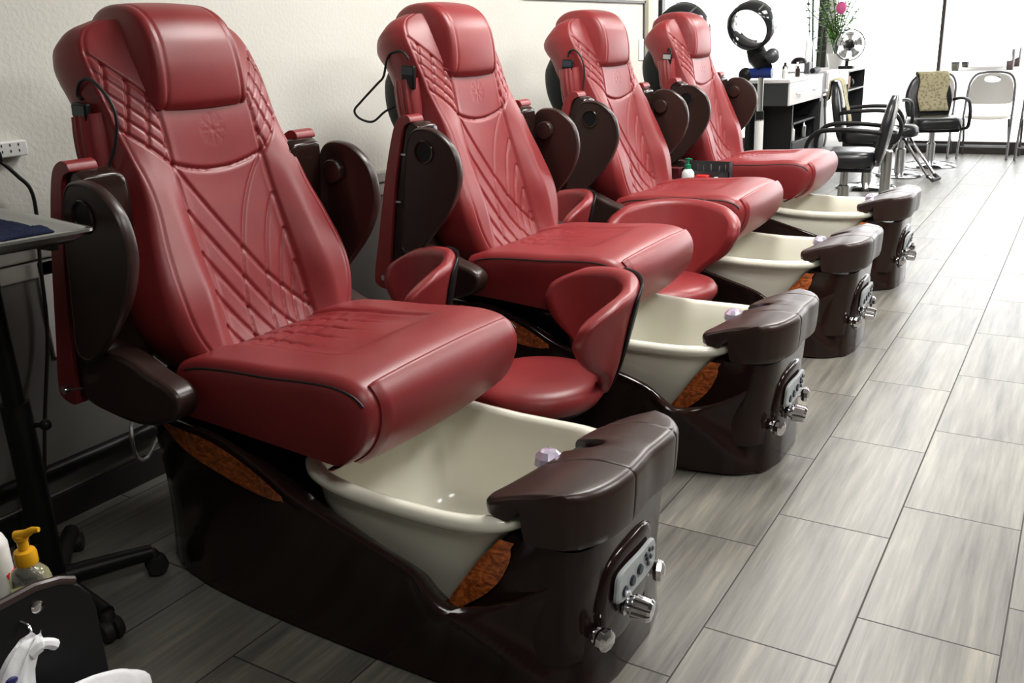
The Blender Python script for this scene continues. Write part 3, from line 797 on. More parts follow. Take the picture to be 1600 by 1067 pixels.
# ------------------------------------------------------------------ tray stand
def tray_stand():
    t = empty('tray_stand', (-1.48, -.69, 0)); tag(t, 'black wheeled stand carrying a metal tray beside the nearest chair', 'stand')
    MB().tube([(0,0,.07),(0,0,.56)], .033, 24).tube([(0,0,.5),(0,0,.980)], .024, 20).build('post', M_BLACK, t)
    kn = MB().tube([(.0,0,.50),(.045,.03,.50)], .006, 10).ball((.052,.034,.50), .014, 14).build('height_knob', M_BLACK, t)
    MB().lathe([(0,.055),(.05,.055),(.045,.085),(.028,.10),(0,.10)], 24).build('hub', M_BLACK, t)
    for (x, y) in ((-1.375, -.465), (-1.69, -.50), (-1.225, -.715), (-1.74, -.78), (-1.45, -.95)):
        dx, dy = x+1.48, y+.69; L = math.hypot(dx, dy)
        lg = MB().tube([(dx*.08,dy*.08,.075),(dx*.6,dy*.6,.072),(dx*.97,dy*.97,.068)], [.028,.024,.021], 12).build('leg', M_BLACK, t)
        MB().lathe([(0,-.024),(.024,-.024),(.029,-.014),(.029,-.005),(.016,0),(.029,.005),(.029,.014),(.024,.024),(0,.024)], 20, (dx,dy,.0295), (-dy/L, dx/L, 0)).lathe([(0,.03),(.018,.03),(.02,.06),(.012,.075),(0,.076)], 14, (dx*.97, dy*.97, .0)).build('caster', M_RUBBER, lg)
    MB().box(-.008, .36, -.05, -.034, .968, .981).box(-.008, .36, -.20, -.184, .968, .981).box(-.012, .012, -.20, .012, .968, .981).build('tray_support', M_BLACK, t, bevel=.003)
    tr = empty('metal_tray', (-1.072, -.678, .982), math.atan2(.088, -.493)); tag(tr, 'shallow steel tray with a rolled rim on the black wheeled stand', 'tray')
    # local x runs along the far edge, local y towards the camera side
    L, Wd, h = .50, .36, .026
    def rr(x0, x1, y0, y1, r, z, n=6):
        out = []
        for cx, cy, a0 in ((x1-r, y1-r, 0), (x0+r, y1-r, 90), (x0+r, y0+r, 180), (x1-r, y0+r, 270)):
            out += [(cx+r*math.cos(math.radians(a0+90*k/n)), cy+r*math.sin(math.radians(a0+90*k/n)), z) for k in range(n+1)]
        return out
    R = []
    for ins, z in ((.022,0),(.010,.012),(.006,.022),(-.004,.0245),(-.006,.021),(-.0075,.021),(-.0075,.0265),(-.003,.0285),(.004,.0275),(.008,.021),(.012,.012),(.022,.003)):
        R.append(rr(ins, L-ins, ins, Wd-ins, max(.018-ins*.4, .006), z))
    MB().loft(R).build('pan', M_STEEL, tr, angle=60)
    # folded navy towel lying in the tray
    nx, ny = 70, 50; top, bot = [], []
    v = []
    for i in range(nx):
        row = []
        for j in range(ny):
            x = .070+(L-.10)*i/(nx-1); y = .045+(Wd-.07)*j/(ny-1)
            z = .011+.006*math.sin(9*x+14*y)+.004*math.sin(31*x-11*y)*math.sin(17*y)+.0012*rng.standard_normal()
            e = min(i, nx-1-i, j, ny-1-j); z = .006+(z-.006)*min(1, e/3+.15)
            row.append((x+.003*math.sin(60*y), y+.003*math.sin(50*x), z+.004))
        v.append(row)
    mb = MB().loft(v, closed=False)
    tw = mb.build('hand_towel', M_NAVY, None, angle=80); d = tw.modifiers.new('thick', 'SOLIDIFY'); d.thickness = .005; d.offset = -1
    tw.location = tr.location; tw.rotation_euler = tr.rotation_euler; tw.location.z += .0085
    tag(tw, 'navy blue terry towel spread in the steel tray', 'towel')
tray_stand()

# ------------------------------------------------------------------ dark cart in the near left corner, with bottles and a bag
def cart():
    t = empty('cart', (-.72, -1.25, 0)); tag(t, 'dark brown cart with rounded side panels in the near left corner', 'cart')
    def panel():
        pts = [(-.34,.06),(.222,.06),(.222,.44),(.216,.470),(.200,.496),(.17,.515),(.13,.525),(-.34,.525)]
        return pts
    for x in (-.012, -.40):
        MB().prism(panel(), 'x', x, x+.012).build('side_panel', M_BLACK, t, bevel=.003)
        MB().tube([(x+.006, -.34, .528), (x+.006, .13, .528), (x+.006, .17, .518), (x+.006, .195, .504)], .0085, 10).build('edge_trim', M_BROWNSAT, t)
    MB().box(-.40, -.012, -.34, .205, .405, .420).build('shelf', M_BROWNSAT, t, bevel=.003)
    MB().box(-.40, -.012, -.34, .205, .07, .085).build('bottom_shelf', M_BLACK, t, bevel=.003)
    MB().lathe([(0,0),(.0105,0),(.0105,.002),(.007,.004),(0,.0042)], 24, (.0, .125, .4965), (1,0,0)).build('screw_cap', M_CHROME, t)
    MB().tube(spl([(.0,.095,.487),(.018,.097,.482),(.026,.092,.462),(.022,.08,.452),(.014,.075,.45)], 24), .0028, 8).build('hook', M_CHROME, t)
    for (x, y) in ((-.05,.17),(-.36,.17),(-.05,-.30),(-.36,-.30)):
        MB().lathe([(0,-.015),(.024,-.015),(.028,-.008),(.028,.008),(.024,.015),(0,.015)], 18, (x, y, .028), (0,1,0)).tube([(x,y,.05),(x,y,.064)], .008, 10).build('caster', M_RUBBER, t)
cart()
def pump_bottle():
    t = empty('soap_bottle', (-.845, -1.062, .421), .5); tag(t, 'clear soap bottle with a yellow pump standing on the dark cart', 'bottle')
    rings = [selring(0,0,z,a,a,b,32,3) for z,a,b in ((0,.030,.019),(.004,.034,.022),(.055,.034,.022),(.070,.030,.020),(.080,.018,.016),(.084,.013,.013),(.090,.013,.013))]
    MB().loft(rings).build('body', M_CLEAR, t, angle=50)
    rings = [selring(0,0,z,a,a,b,32,3) for z,a,b in ((.003,.0305,.0185),(.006,.0315,.0195),(.036,.0315,.0195),(.037,.030,.018))]
    MB().loft(rings).build('liquid', M_SOAP, t, angle=50)
    MB().lathe([(0,.086),(.0185,.086),(.0190,.090),(.0190,.105),(.017,.111),(.009,.113),(.009,.130),(.011,.132),(.011,.140),(0,.143)], 28).build('pump_collar', M_YELLOW, t, angle=30)
    MB().tube([(-.010,0,.139),(.008,0,.142),(.022,0,.150),(.034,0,.151)], [.009,.0085,.006,.0045], 12).build('pump_spout', M_YELLOW, t)
    b = empty('lotion_bottle', (-.91, -1.090, .421)); tag(b, 'tall white bottle at the left edge behind the yellow pump', 'bottle')
    MB().lathe([(0,0),(.030,0),(.033,.004),(.033,.115),(.028,.130),(.022,.134),(.0215,.136)], 28).build('body', M_WHITEP, b, angle=50)
    MB().lathe([(0,.134),(.024,.134),(.0245,.170),(.022,.176),(0,.177)], 28).build('cap', M_WHITEP, b, angle=30)
    for k in range(3):
        a = .35+.28*k
        MB().box(-.004, .004, -.001, .001, 0, .010).build('red_mark', M_RED, b, smooth=False, loc=(.0335*math.cos(a), .0335*math.sin(a), .055), rot=(0, .3, a-PI/2))
pump_bottle()
def bag():
    t = empty('plastic_bag', (-.655, -1.2, .02)); tag(t, 'white plastic bag with navy print hung on the dark cart', 'bag')
    rings = []
    prof = spl([(.03,.03,.10,.01),(.06,.045,.16,.012),(.16,.05,.185,.015),(.26,.047,.180,.015),(.315,.040,.150,.012),(.345,.030,.105,.0),(.362,.022,.060,-.025),(.385,.018,.040,-.03),(.42,.015,.032,-.02),(.455,.011,.026,.0),(.475,.008,.018,.02)], 44)
    for z, rx, ry, cy in prof:
        P = []
        for a in np.linspace(0, 2*PI, 72, endpoint=False):
            w = 1+.06*math.sin(7*a+z*30)+.035*math.sin(13*a-z*50)
            P.append((.006+rx*w*math.cos(a), cy+ry*w*math.sin(a), z+.006*math.sin(5*a)))
        rings.append(P)
    body = MB().loft(rings).build('body', M_BAG, t, angle=180)
    MB().tube(spl([(.008,.012,.455),(.012,.028,.462),(.014,.042,.456),(.014,.050,.448)], 20), [.012]*8+[.009]*12, 8).build('handle', M_BAG, t)
    for (y, z, r) in ((-.038,.405,.014),(-.040,.365,.013),(-.030,.44,.010)):
        MB().ball((.026, y, z), r, 14, (.35, 1, .7)).build('navy_print', M_NAVYINK, body)
bag()

# ------------------------------------------------------------------ small supplies between the third and fourth chair
def supplies():
    c = empty('supply_cart', (0, 0, 0)); c.location = (-1.11, 2.885, 0); tag(c, 'slim dark cart between the two farthest pedicure chairs', 'cart')
    MB().box(-.165, .165, -.075, .075, .575, .60).build('top_shelf', M_BLACK, c, bevel=.004)
    MB().box(-.165, .165, -.075, .075, .09, .11).build('low_shelf', M_BLACK, c, bevel=.004)
    for sx in (-1, 1):
        for sy in (-1, 1):
            MB().tube([(sx*.15, sy*.062, .0), (sx*.15, sy*.062, .58)], .009, 10).build('leg', M_BLACK, c)
    b = empty('organizer_box', (-1.07, 2.925, .601)); tag(b, 'open dark clear-sided box of nail tools on the slim cart', 'box')
    bx = MB(); bx.box(-.125, .125, .025, .029, 0, .098).box(-.125, .125, -.029, -.025, 0, .05).box(-.125, -.121, -.029, .029, 0, .098).box(.121, .125, -.029, .029, 0, .098).box(-.125, .125, -.029, .029, 0, .004)
    bx.build('shell', M_DARKLAM, b, smooth=False)
    for k in range(6):
        x = -.10+.04*k
        MB().tube([(x, 0, .006), (x+.006*math.sin(k*2), -.004, .078+.008*(k % 2))], .0028, 8).build('nail_tool', M_STEEL, b)
    g = empty('pump_bottle', (-1.155, 2.855, .601)); tag(g, 'round white lotion bottle with a green pump on the slim cart', 'bottle')
    MB().lathe([(0,0),(.028,0),(.033,.008),(.034,.03),(.031,.05),(.022,.062),(.014,.067),(0,.067)], 26).build('body', M_WHITEP, g, angle=60)
    MB().lathe([(0,.066),(.015,.066),(.015,.088),(.006,.092),(.005,.114),(.008,.116),(.008,.122),(0,.124)], 20).tube([(-.004,0,.119),(.022,0,.117)], .004, 8).tube([(0,0,.119),(-.016,0,.118)], .003, 8).build('pump', M_GREEN, g)
    r = MB().box(-1.112, -1.045, 2.845, 2.885, .601, .637).build('red_box', M_RED, bevel=.006); tag(r, 'bright red packet lying beside the green pump bottle', 'packet')
    d = MB().box(-1.265, -1.205, 2.86, 2.92, .601, .668).build('maroon_box', mat('maroon_card', (.10, .008, .014, 1), .5), bevel=.003); tag(d, 'dark maroon box left of the green pump bottle', 'box')
    w = MB().ball((-1.005, 2.865, .615), .016, 14, (1.3, 1, .9)).build('cotton_ball', M_WHITEP); tag(w, 'white cotton wad right of the red packet on the slim cart', 'cotton')
    w = MB().box(-1.262, -1.232, 2.822, 2.842, .601, .612).build('nail_buffer', M_WHITEP, bevel=.003); tag(w, 'small white block in front of the maroon box', 'nail buffer')
supplies()

# ------------------------------------------------------------------ salon end of the room
def styling_chair(x, y, deg, label, cover=False, sz=.44, post=True):
    """faces local +x"""
    t = empty('styling_chair', (x, y, 0), math.radians(deg)); tag(t, label, 'styling chair', 'black vinyl styling chairs')
    rings = []
    for z, k in ((sz-.055,.93),(sz-.05,.97),(sz-.02,1.0),(sz+.02,1.0),(sz+.045,.96),(sz+.058,.85),(sz+.062,.4)):
        rings.append(selring(.01, 0, z, .235*k, .245*k, .235*k, 48, 4))
    MB().loft(rings).build('seat', M_VINYL, t, angle=60)
    MB().box(-.20, .20, -.20, .20, sz-.085, sz-.05).build('seat_frame', M_BLACK, t, bevel=.01)
    rings = []
    for u in np.linspace(0, 1, 22):
        z = sz-.05+.50*u; xc = -.225-.085*u; k = math.sin(PI*min(max(u, .02), .985))**.22
        rings.append([(xc+px*(.042*k), py*.225*k*(1 if u < .6 else 1-.12*(u-.6)), z) for px, py in [(math.copysign(abs(math.cos(a))**.5, math.cos(a)), math.copysign(abs(math.sin(a))**.45, math.sin(a))) for a in np.linspace(0, 2*PI, 40, endpoint=False)]])
    MB().loft(rings).build('backrest', M_VINYL, t, angle=70)
    for sg in (-1, 1):
        yv = sg*.262
        P = spl([(-.25, yv*.92, sz+.20),(-.15, yv, sz+.215),(.05, yv, sz+.225),(.18, yv, sz+.205),(.245, yv, sz+.13),(.25, yv, sz+.04),(.20, yv, sz-.04),(.05, yv*.85, sz-.07)], 50)
        MB().tube(P, .0165, 12).build('armrest', M_BLACK, t)
    MB().lathe([(0,.03),(.042,.03),(.042,.22),(.03,.23),(.03,sz-.10),(.055,sz-.095),(.055,sz-.07),(0,sz-.07)], 24).build('column', M_STEEL, t, angle=30)
    MB().lathe([(0,0),(.25,0),(.255,.006),(.23,.022),(.08,.04),(.045,.05),(0,.05)], 40).build('base', M_CHROME, t, angle=30)
    if cover:
        rings = []
        for u in np.linspace(0, 1, 24):
            # over the top of the back and down its front
            if u < .3: xx, zz = -.36+.02*u/.3, sz+.30+.16*u/.3
            elif u < .45: v = (u-.3)/.15; xx, zz = -.34+.085*v, sz+.46+.012*math.sin(PI*v)
            else: v = (u-.45)/.55; xx, zz = -.252+.075*v, sz+.455-.36*v
            rings.append([(xx+.006*math.sin(6*q+9*u), (.03+.15*q)*(1-.1*u)+.012*math.sin(14*u), zz) for q in np.linspace(-1, 1, 18)])
        o = MB().loft(rings, closed=False).build('chair_cover', M_LEOPARD, None, angle=80); d = o.modifiers.new('thick', 'SOLIDIFY'); d.thickness = .008; d.offset = 1
        o.location = t.location; o.rotation_euler = t.rotation_euler
        return t, o
    return t, None
tA, _ = styling_chair(-.90, 5.42, 186, 'black styling chair in front, its back towards the right, nearest of the three', sz=.43)
tB, oB = styling_chair(-1.0, 6.78, 8, 'black styling chair facing right beside the white drawers, tan cover on its back', True, .46)
tag(oB, 'tan spotted cloth draped over the chair back by the drawers', 'cloth', 'tan spotted chair covers')
tC, oC = styling_chair(-.71, 8.38, -68, 'black styling chair by the window with a tan cover and a folding chair behind', True, .43)
tag(oC, 'tan spotted cloth draped over the chair back nearest the window', 'cloth', 'tan spotted chair covers')
p = empty('steel_post', (-.665, 5.75, 0)); tag(p, 'short thick grey steel post behind the front black styling chair', 'post')
MB().lathe([(0,.012),(.04,.012),(.04,.44),(.034,.45),(0,.45)], 24).build('tube', M_STEEL, p, angle=30)
MB().lathe([(0,0),(.10,0),(.10,.01),(.05,.016),(0,.016)], 30).build('foot', M_CHROME, p, angle=30)

def hydraulic_stool():
    t = empty('hydraulic_stool', (-.865, 7.6, 0)); tag(t, 'round shiny black stool with chrome footrest bars on the bright floor', 'stool')
    MB().lathe([(0,.36),(.10,.36),(.135,.375),(.145,.41),(.138,.45),(.11,.475),(.05,.484),(0,.485)], 36).build('seat', M_VINYL, t, angle=60)
    MB().lathe([(0,.02),(.045,.02),(.045,.25),(.032,.26),(.032,.36),(0,.36)], 24).build('column', M_STEEL, t, angle=30)
    MB().lathe([(0,0),(.20,0),(.21,.008),(.18,.02),(.06,.035),(0,.04)], 36).build('base', M_CHROME, t, angle=30)
    MB().tube([(.02,-.05,.35),(.30,-.34,.05),(.335,-.375,.03)], .013, 10).tube([(.07,.0,.35),(.335,-.20,.05),(.37,-.225,.03)], .013, 10).build('footrest_bar', M_CHROME, t)
    MB().tube([(.30,-.34,.05),(.35,-.385,.022),(.385,-.235,.022),(.335,-.20,.05)], .017, 10).build('footrest_grip', M_RUBBER, t)
    MB().tube([(-.02,-.04,.34),(-.16,-.06,.10),(-.17,-.07,.02)], .010, 10).build('side_strut', M_CHROME, t)
    MB().tube([(.235*math.cos(a), .235*math.sin(a), .03) for a in np.linspace(0, 2*PI, 40, endpoint=False)], .006, 8, True).build('foot_ring', M_CHROME, t)
hydraulic_stool()

def folding_chair():
    """faces local -y"""
    t = empty('folding_chair', (0, 0, 0))
    for sg in (-1, 1):
        x = sg*.225
        fr = spl([(x*1.04,-.20,.0),(x*1.02,-.115,.22),(x,-.01,.47),(x*.985,.055,.62),(x*.93,.10,.755),(x*.72,.125,.835),(x*.35,.135,.858),(0,.137,.862)], 40)
        MB().tube(fr, .0125, 10).build('front_leg', M_GREYMETAL, t)
        MB().tube([(x*.93,-.13,.40),(x*.95,.06,.20),(x*1.0,.20,.0)], .0115, 10).build('rear_leg', M_GREYMETAL, t)
    MB().tube([(-.215,-.165,.12),(.215,-.165,.12)], .009, 10).build('front_rung', M_GREYMETAL, t)
    MB().tube([(-.218,.145,.10),(.218,.145,.10)], .009, 10).build('rear_rung', M_GREYMETAL, t)
    rings = []
    for z, k in ((.405,.95),(.410,1),(.432,1),(.442,.96),(.446,.7)):
        rings.append([(a, b, c+.012*((a/.21)**2)) for a, b, c in selring(0, -.045, z, .212*k, .212*k, .20*k, 40, 4)])
    MB().loft(rings).build('seat', M_BEIGE, t, angle=60)
    # back panel with a hand hole under the top rail
    def P(x, z, off): return (x, .055+(z-.62)*.30+off-.02*(1-(x/.2)**2), z)
    n = 48; outer = spl([(-.205,.56),(-.207,.66),(-.19,.76),(-.13,.83),(0,.852),(.13,.83),(.19,.76),(.207,.66),(.205,.56),(.10,.545),(0,.542),(-.10,.545)], n, True)
    inner = spl([(-.075,.790),(-.06,.770),(0,.762),(.06,.770),(.075,.790),(.06,.815),(0,.822),(-.06,.815)], n, True)
    co = outer.mean(0); ang_o = np.argsort(np.arctan2(outer[:,1]-.79, outer[:,0])); outer = outer[ang_o]
    ang_i = np.argsort(np.arctan2(inner[:,1]-.79, inner[:,0])); inner = inner[ang_i]
    mb = MB(); R = []
    for poly, off in ((inner, -.008), (outer, -.008), (outer, .008), (inner, .008), (inner, -.008)):
        R.append([P(x, z, off) for x, z in poly])
    mb.loft(R, cap=(False, False)).build('back_panel', M_GREYPLASTIC, t, angle=40)
    return t
f0 = folding_chair()
for i, (x, y, lab) in enumerate([(-.30, 9.20, 'middle folding chair by the window, fully in view with a pale seat'),
                                 (-.86, 9.22, 'folding chair by the window half hidden behind a black styling chair'),
                                 (.245, 9.18, 'folding chair at the right edge of the picture, cut off by the frame')]):
    c = f0 if i == 0 else copy_tree(f0)
    c.location = (x, y, 0); c.rotation_euler.z = 0; tag(c, lab, 'folding chair', 'grey folding chairs along the shop window')

def stations():
    t = empty('styling_station', (-1.6, 6.86, 0)); tag(t, 'white drawer unit with dark grey ends, standing behind the ring dryer', 'cabinet')
    MB().box(-.36, 0, -.55, .555, .735, .955).build('carcass', M_DARKLAM, t, bevel=.004)
    for y0, y1 in ((-.545, .0), (.006, .55)):
        d = MB().box(0, .018, y0, y1, .738, .925).build('drawer', M_WHITELAM, t, bevel=.003)
        ym = (y0+y1)/2
        MB().tube([(.018, ym-.07, .83), (.038, ym-.055, .826), (.038, ym+.055, .826), (.018, ym+.07, .83)], .006, 8).build('handle', M_STEEL, d)
    MB().box(-.37, .02, -.56, .56, .927, .957).build('top', M_WHITELAM, t, bevel=.004)
    MB().box(-.36, -.32, -.55, .555, 0, .735).build('back_panel', M_BLACK, t, smooth=False)
    MB().box(-.36, -.02, -.30, -.27, 0, .735).build('side_leg', M_BLACK, t, smooth=False)
    # end cabinet
    e = empty('end_cabinet', (-1.6, 7.54, 0)); tag(e, 'tall dark end cabinet right of the white drawers', 'cabinet')
    MB().box(-.34, 0, -.115, .10, .02, .955).build('body', M_DARKLAM, e, bevel=.004)
    MB().box(.0, .012, -.105, .09, .05, .70).build('door', M_DARKLAM, e, bevel=.003)
    # second station
    s = empty('second_station', (-1.6, 8.08, 0)); tag(s, 'white drawer unit beyond the dark end cabinet, the desk fan on it', 'cabinet')
    MB().box(-.40, 0, -.43, .44, .0, .97).build('carcass', M_WHITELAM, s, bevel=.004)
    for k in range(2):
        d = MB().box(0, .016, -.42+.43*k, -.005+.43*k, .80, .95).build('drawer', M_WHITELAM, s, bevel=.003)
        MB().tube([(.016, -.27+.43*k, .87), (.034, -.26+.43*k, .868), (.034, -.16+.43*k, .868), (.016, -.15+.43*k, .87)], .005, 8).build('handle', M_STEEL, d)
    # open cubby shelf
    q = empty('cubby_shelf', (-1.6, 9.0, 0)); tag(q, 'small dark open shelf with brown boxes near the window', 'shelf')
    cb = MB(); cb.box(-.30, 0, -.40, -.385, .0, .93).box(-.30, 0, .385, .40, 0, .93).box(-.30, 0, -.385, .385, .915, .93).box(-.30, 0, -.385, .385, .72, .735).box(-.30, -.29, -.385, .385, 0, .915)
    cb.build('frame', M_DARKLAM, q, smooth=False)
    bb = MB().box(-1.84, -1.66, 8.74, 8.98, .7355, .86).build('brown_box', mat('brown_card', (.30, .13, .05, 1), .7), bevel=.004); tag(bb, 'orange brown box on the small dark open shelf', 'box')
    b2 = MB().ball((-1.70, 9.12, .787), .05, 16).build('dark_bowl', M_BLACK); tag(b2, 'dark round bowl beside the brown box on the open shelf', 'bowl')
    # things under and on the drawer unit
    r = empty('tool_cart', (-1.76, 7.01, 0)); tag(r, 'low black cart with a shelf, tucked under the white drawers', 'cart')
    MB().box(-.12, .14, -.40, .40, .06, .40).build('body', M_BLACK, r, bevel=.01)
    MB().box(-.12, .14, -.40, .40, .55, .57).build('upper_shelf', M_BLACK, r, bevel=.004)
    for a in (-.39, .39):
        MB().tube([(-.1, a, .0), (-.1, a, .56)], .010, 8).tube([(.12, a, .0), (.12, a, .56)], .010, 8).build('post', M_BLACK, r)
    for k, (y, h, m, lab) in enumerate([(6.72, .14, M_WHITEP, 'white bottle standing on the black tool cart'), (7.10, .14, M_STEEL, 'grey spray can standing on the black tool cart')]):
        b = MB().lathe([(0,0),(.026,0),(.028,.006),(.028,h*.7),(.014,h*.82),(.012,h),(0,h)], 18, (-1.66, y, .401)).build('bottle' if k == 0 else 'spray_can', m); tag(b, lab, 'bottle')
    hd = empty('hair_dryer', (-1.555, 7.46, .70)); tag(hd, 'chrome hair dryer hanging at the end of the drawers', 'hair dryer')
    MB().tube([(-.02,0,.05),(.03,0,.055),(.055,0,.05)], [.036,.040,.030], 16).build('barrel', M_CHROME, hd)
    MB().tube(spl([(.0,0,.03),(.0,.005,-.06),(.012,.0,-.2),(.02,.02,-.34),(.0,.05,-.44)], 40), [.016]*10+[.011]*30, 10).build('handle', M_STEEL, hd)
    # counter clutter
    for k, (x, y, h, r_, m, nm, lab) in enumerate([
            (-1.66, 6.42, .10, .022, M_WHITEP, 'jar', 'white jar at the near end of the white drawer top'),
            (-1.72, 6.62, .13, .024, M_BLACK, 'brush_pot', 'black pot of brushes on the white drawer top'),
            (-1.65, 6.78, .09, .020, M_BROWNSAT, 'brown_bottle', 'small brown bottle on the white drawer top'),
            (-1.70, 6.95, .12, .022, M_WHITEP, 'spray_bottle', 'white spray bottle in the middle of the white drawer top')]):
        b = MB().lathe([(0,0),(r_*.95,0),(r_,.005),(r_,h*.72),(r_*.5,h*.82),(r_*.45,h),(0,h)], 18, (x, y, .958)).build(nm, m); tag(b, lab, 'bottle' if 'bottle' in nm else 'jar')
    bs = empty('domed_brush', (-1.73, 7.10, .958)); tag(bs, 'black domed brush standing on the white drawer top', 'brush')
    MB().lathe([(0,0),(.030,0),(.030,.01),(.010,.02),(.010,.10),(0,.10)], 18).build('handle', M_WHITEP, bs)
    MB().lathe([(0,.10),(.075,.10),(.070,.125),(.048,.148),(.02,.158),(0,.16)], 24).build('head', M_BLACK, bs)
    mr = empty('desk_mirror', (-1.74, 7.50, .956)); tag(mr, 'pale tabletop mirror in a white frame on the dark cabinet', 'mirror')
    MB().box(-.02, .0, -.10, .09, .10, .30).build('frame', M_WHITEP, mr, bevel=.006)
    MB().box(.0, .003, -.085, .075, .115, .285).build('glass', mat('pale_mirror', (.62, .74, .78, 1), .15, metal=.3), mr, smooth=False)
    MB().box(-.03, .02, -.06, .05, 0, .10).build('stand', M_GREYMETAL, mr, bevel=.004)
    fl = MB().tube([(-1.62,7.17,.990),(-1.62,7.30,.992),(-1.62,7.40,.995)], [.025,.032,.02], 14).build('curling_iron', M_BLACK); tag(fl, 'black styling iron lying at the far end of the drawer top', 'styling iron')
    # desk fan
    f = empty('desk_fan', (-1.50, 8.0, .971)); tag(f, 'round grey desk fan with visible blades below the pink ornament', 'fan')
    MB().box(-.07, .07, -.06, .06, 0, .03).build('base', M_BLACK, f, bevel=.01)
    MB().tube([(0,0,.03),(0,0,.10)], .018, 12).build('neck', M_BLACK, f)
    cg = MB(); c = Vector((.02, -.02, .225)); ax = Vector((.6, -1, 0)).normalized(); a_ = Vector((0,0,1)); b_ = ax.cross(a_)
    for rr in (.145, .10, .055):
        cg.tube([tuple(c+(a_*math.cos(q)+b_*math.sin(q))*rr+ax*(.03*(1-(rr/.145)**2)+.01)) for q in np.linspace(0, 2*PI, 36, endpoint=False)], .003 if rr < .14 else .006, 6, True)
    for k in range(16):
        q = 2*PI*k/16; d = a_*math.cos(q)+b_*math.sin(q); cg.tube([tuple(c+d*.03+ax*.04), tuple(c+d*.145+ax*.01)], .0022, 6)
    cg.build('cage', M_GREYMETAL, f)
    for k in range(5):
        bl = []
        for u in np.linspace(.02, .125, 10):
            row = []
            for v in np.linspace(-.42, .42, 7):
                q = 2*PI*k/5+v*(.6+u*2.2); d = a_*math.cos(q)+b_*math.sin(q); row.append(tuple(c+d*u+ax*(.012*v)))
            bl.append(row)
        o = MB().loft(bl, closed=False).build('blade', M_GREYPLASTIC, f); d = o.modifiers.new('thick', 'SOLIDIFY'); d.thickness = .003
    MB().lathe([(0,-.06),(.05,-.06),(.055,-.01),(.035,.0),(.03,.03),(0,.035)], 24, tuple(c), tuple(ax)).build('motor', M_BLACK, f)
    # plant with long stems
    pl = empty('potted_plant', (-1.68, 8.30, .971)); tag(pl, 'leafy green plant rising behind the desk fan', 'plant')
    MB().lathe([(0,0),(.06,0),(.085,.12),(.09,.14),(.08,.14),(.07,.12),(0,.11)], 28).build('pot', M_WHITEP, pl)
    r2 = random.Random(3); stems = []; leaves = []; mbL = MB(); mbS = MB()
    for k in range(16):
        a = r2.uniform(0, 2*PI); lean = r2.uniform(.05, .34); h = r2.uniform(.35, .82)
        P = spl([(0,0,.11),(lean*.3*math.cos(a), lean*.3*math.sin(a), .11+h*.5),(lean*math.cos(a), lean*math.sin(a), .11+h)], 16)
        mbS.tube(P, .005, 6)
        for j in range(5, 16):
            for sd in (-1, 1):
                base = Vector(P[j]); th = a+sd*1.2+r2.uniform(-.6,.6); L = r2.uniform(.05,.10); up = r2.uniform(-.3,.6)
                d = Vector((math.cos(th), math.sin(th), up)).normalized(); w = d.cross(Vector((0,0,1))).normalized()*L*.24
                mbL.add([base, base+d*L*.5+w+Vector((0,0,.006)), base+d*L, base+d*L*.5-w+Vector((0,0,.006))], [(0,1,2,3)])
    mbS.build('stems', M_DARKLEAF, pl); mbL.build('foliage', M_LEAF, pl, smooth=False)
    p2 = empty('climbing_plant', (-2.10, 9.2, .0)); tag(p2, 'dark leafed slender plant against the window post', 'plant')
    MB().lathe([(0,0),(.10,0),(.13,.22),(.13,.25),(.11,.25),(.11,.22),(0,.21)], 28).build('pot', M_DARKLAM, p2)
    mbL = MB(); mbS = MB()
    for k in range(5):
        a = r2.uniform(0, 2*PI); P = spl([(0,0,.2),(.06*math.cos(a),.06*math.sin(a),1.0),(.12*math.cos(a),.12*math.sin(a),1.75)], 22); mbS.tube(P, .006, 6)
        for j in range(12, 22):
            for sd in (-1, 1):
                base = Vector(P[j]); th = a+sd*1.3+r2.uniform(-.6,.6); L = r2.uniform(.06,.11)
                d = Vector((math.cos(th), math.sin(th), r2.uniform(-.2,.5))).normalized(); w = d.cross(Vector((0,0,1))).normalized()*L*.25
                mbL.add([base, base+d*L*.5+w, base+d*L, base+d*L*.5-w], [(0,1,2,3)])
    mbS.build('stems', M_DARKLEAF, p2); mbL.build('foliage', M_DARKLEAF, p2, smooth=False)
    o = empty('hanging_ornament', (-1.60, 8.05, 1.545)); tag(o, 'round pink ornament hanging above the desk fan', 'ornament')
    MB().ball((0,0,0), .052, 18, (1,1,1.15)).build('globe', M_PINK, o)
    MB().tube([(0,0,.055),(0,0,CEIL-1.545)], .0025, 6).build('string', M_WHITEP, o)
stations()

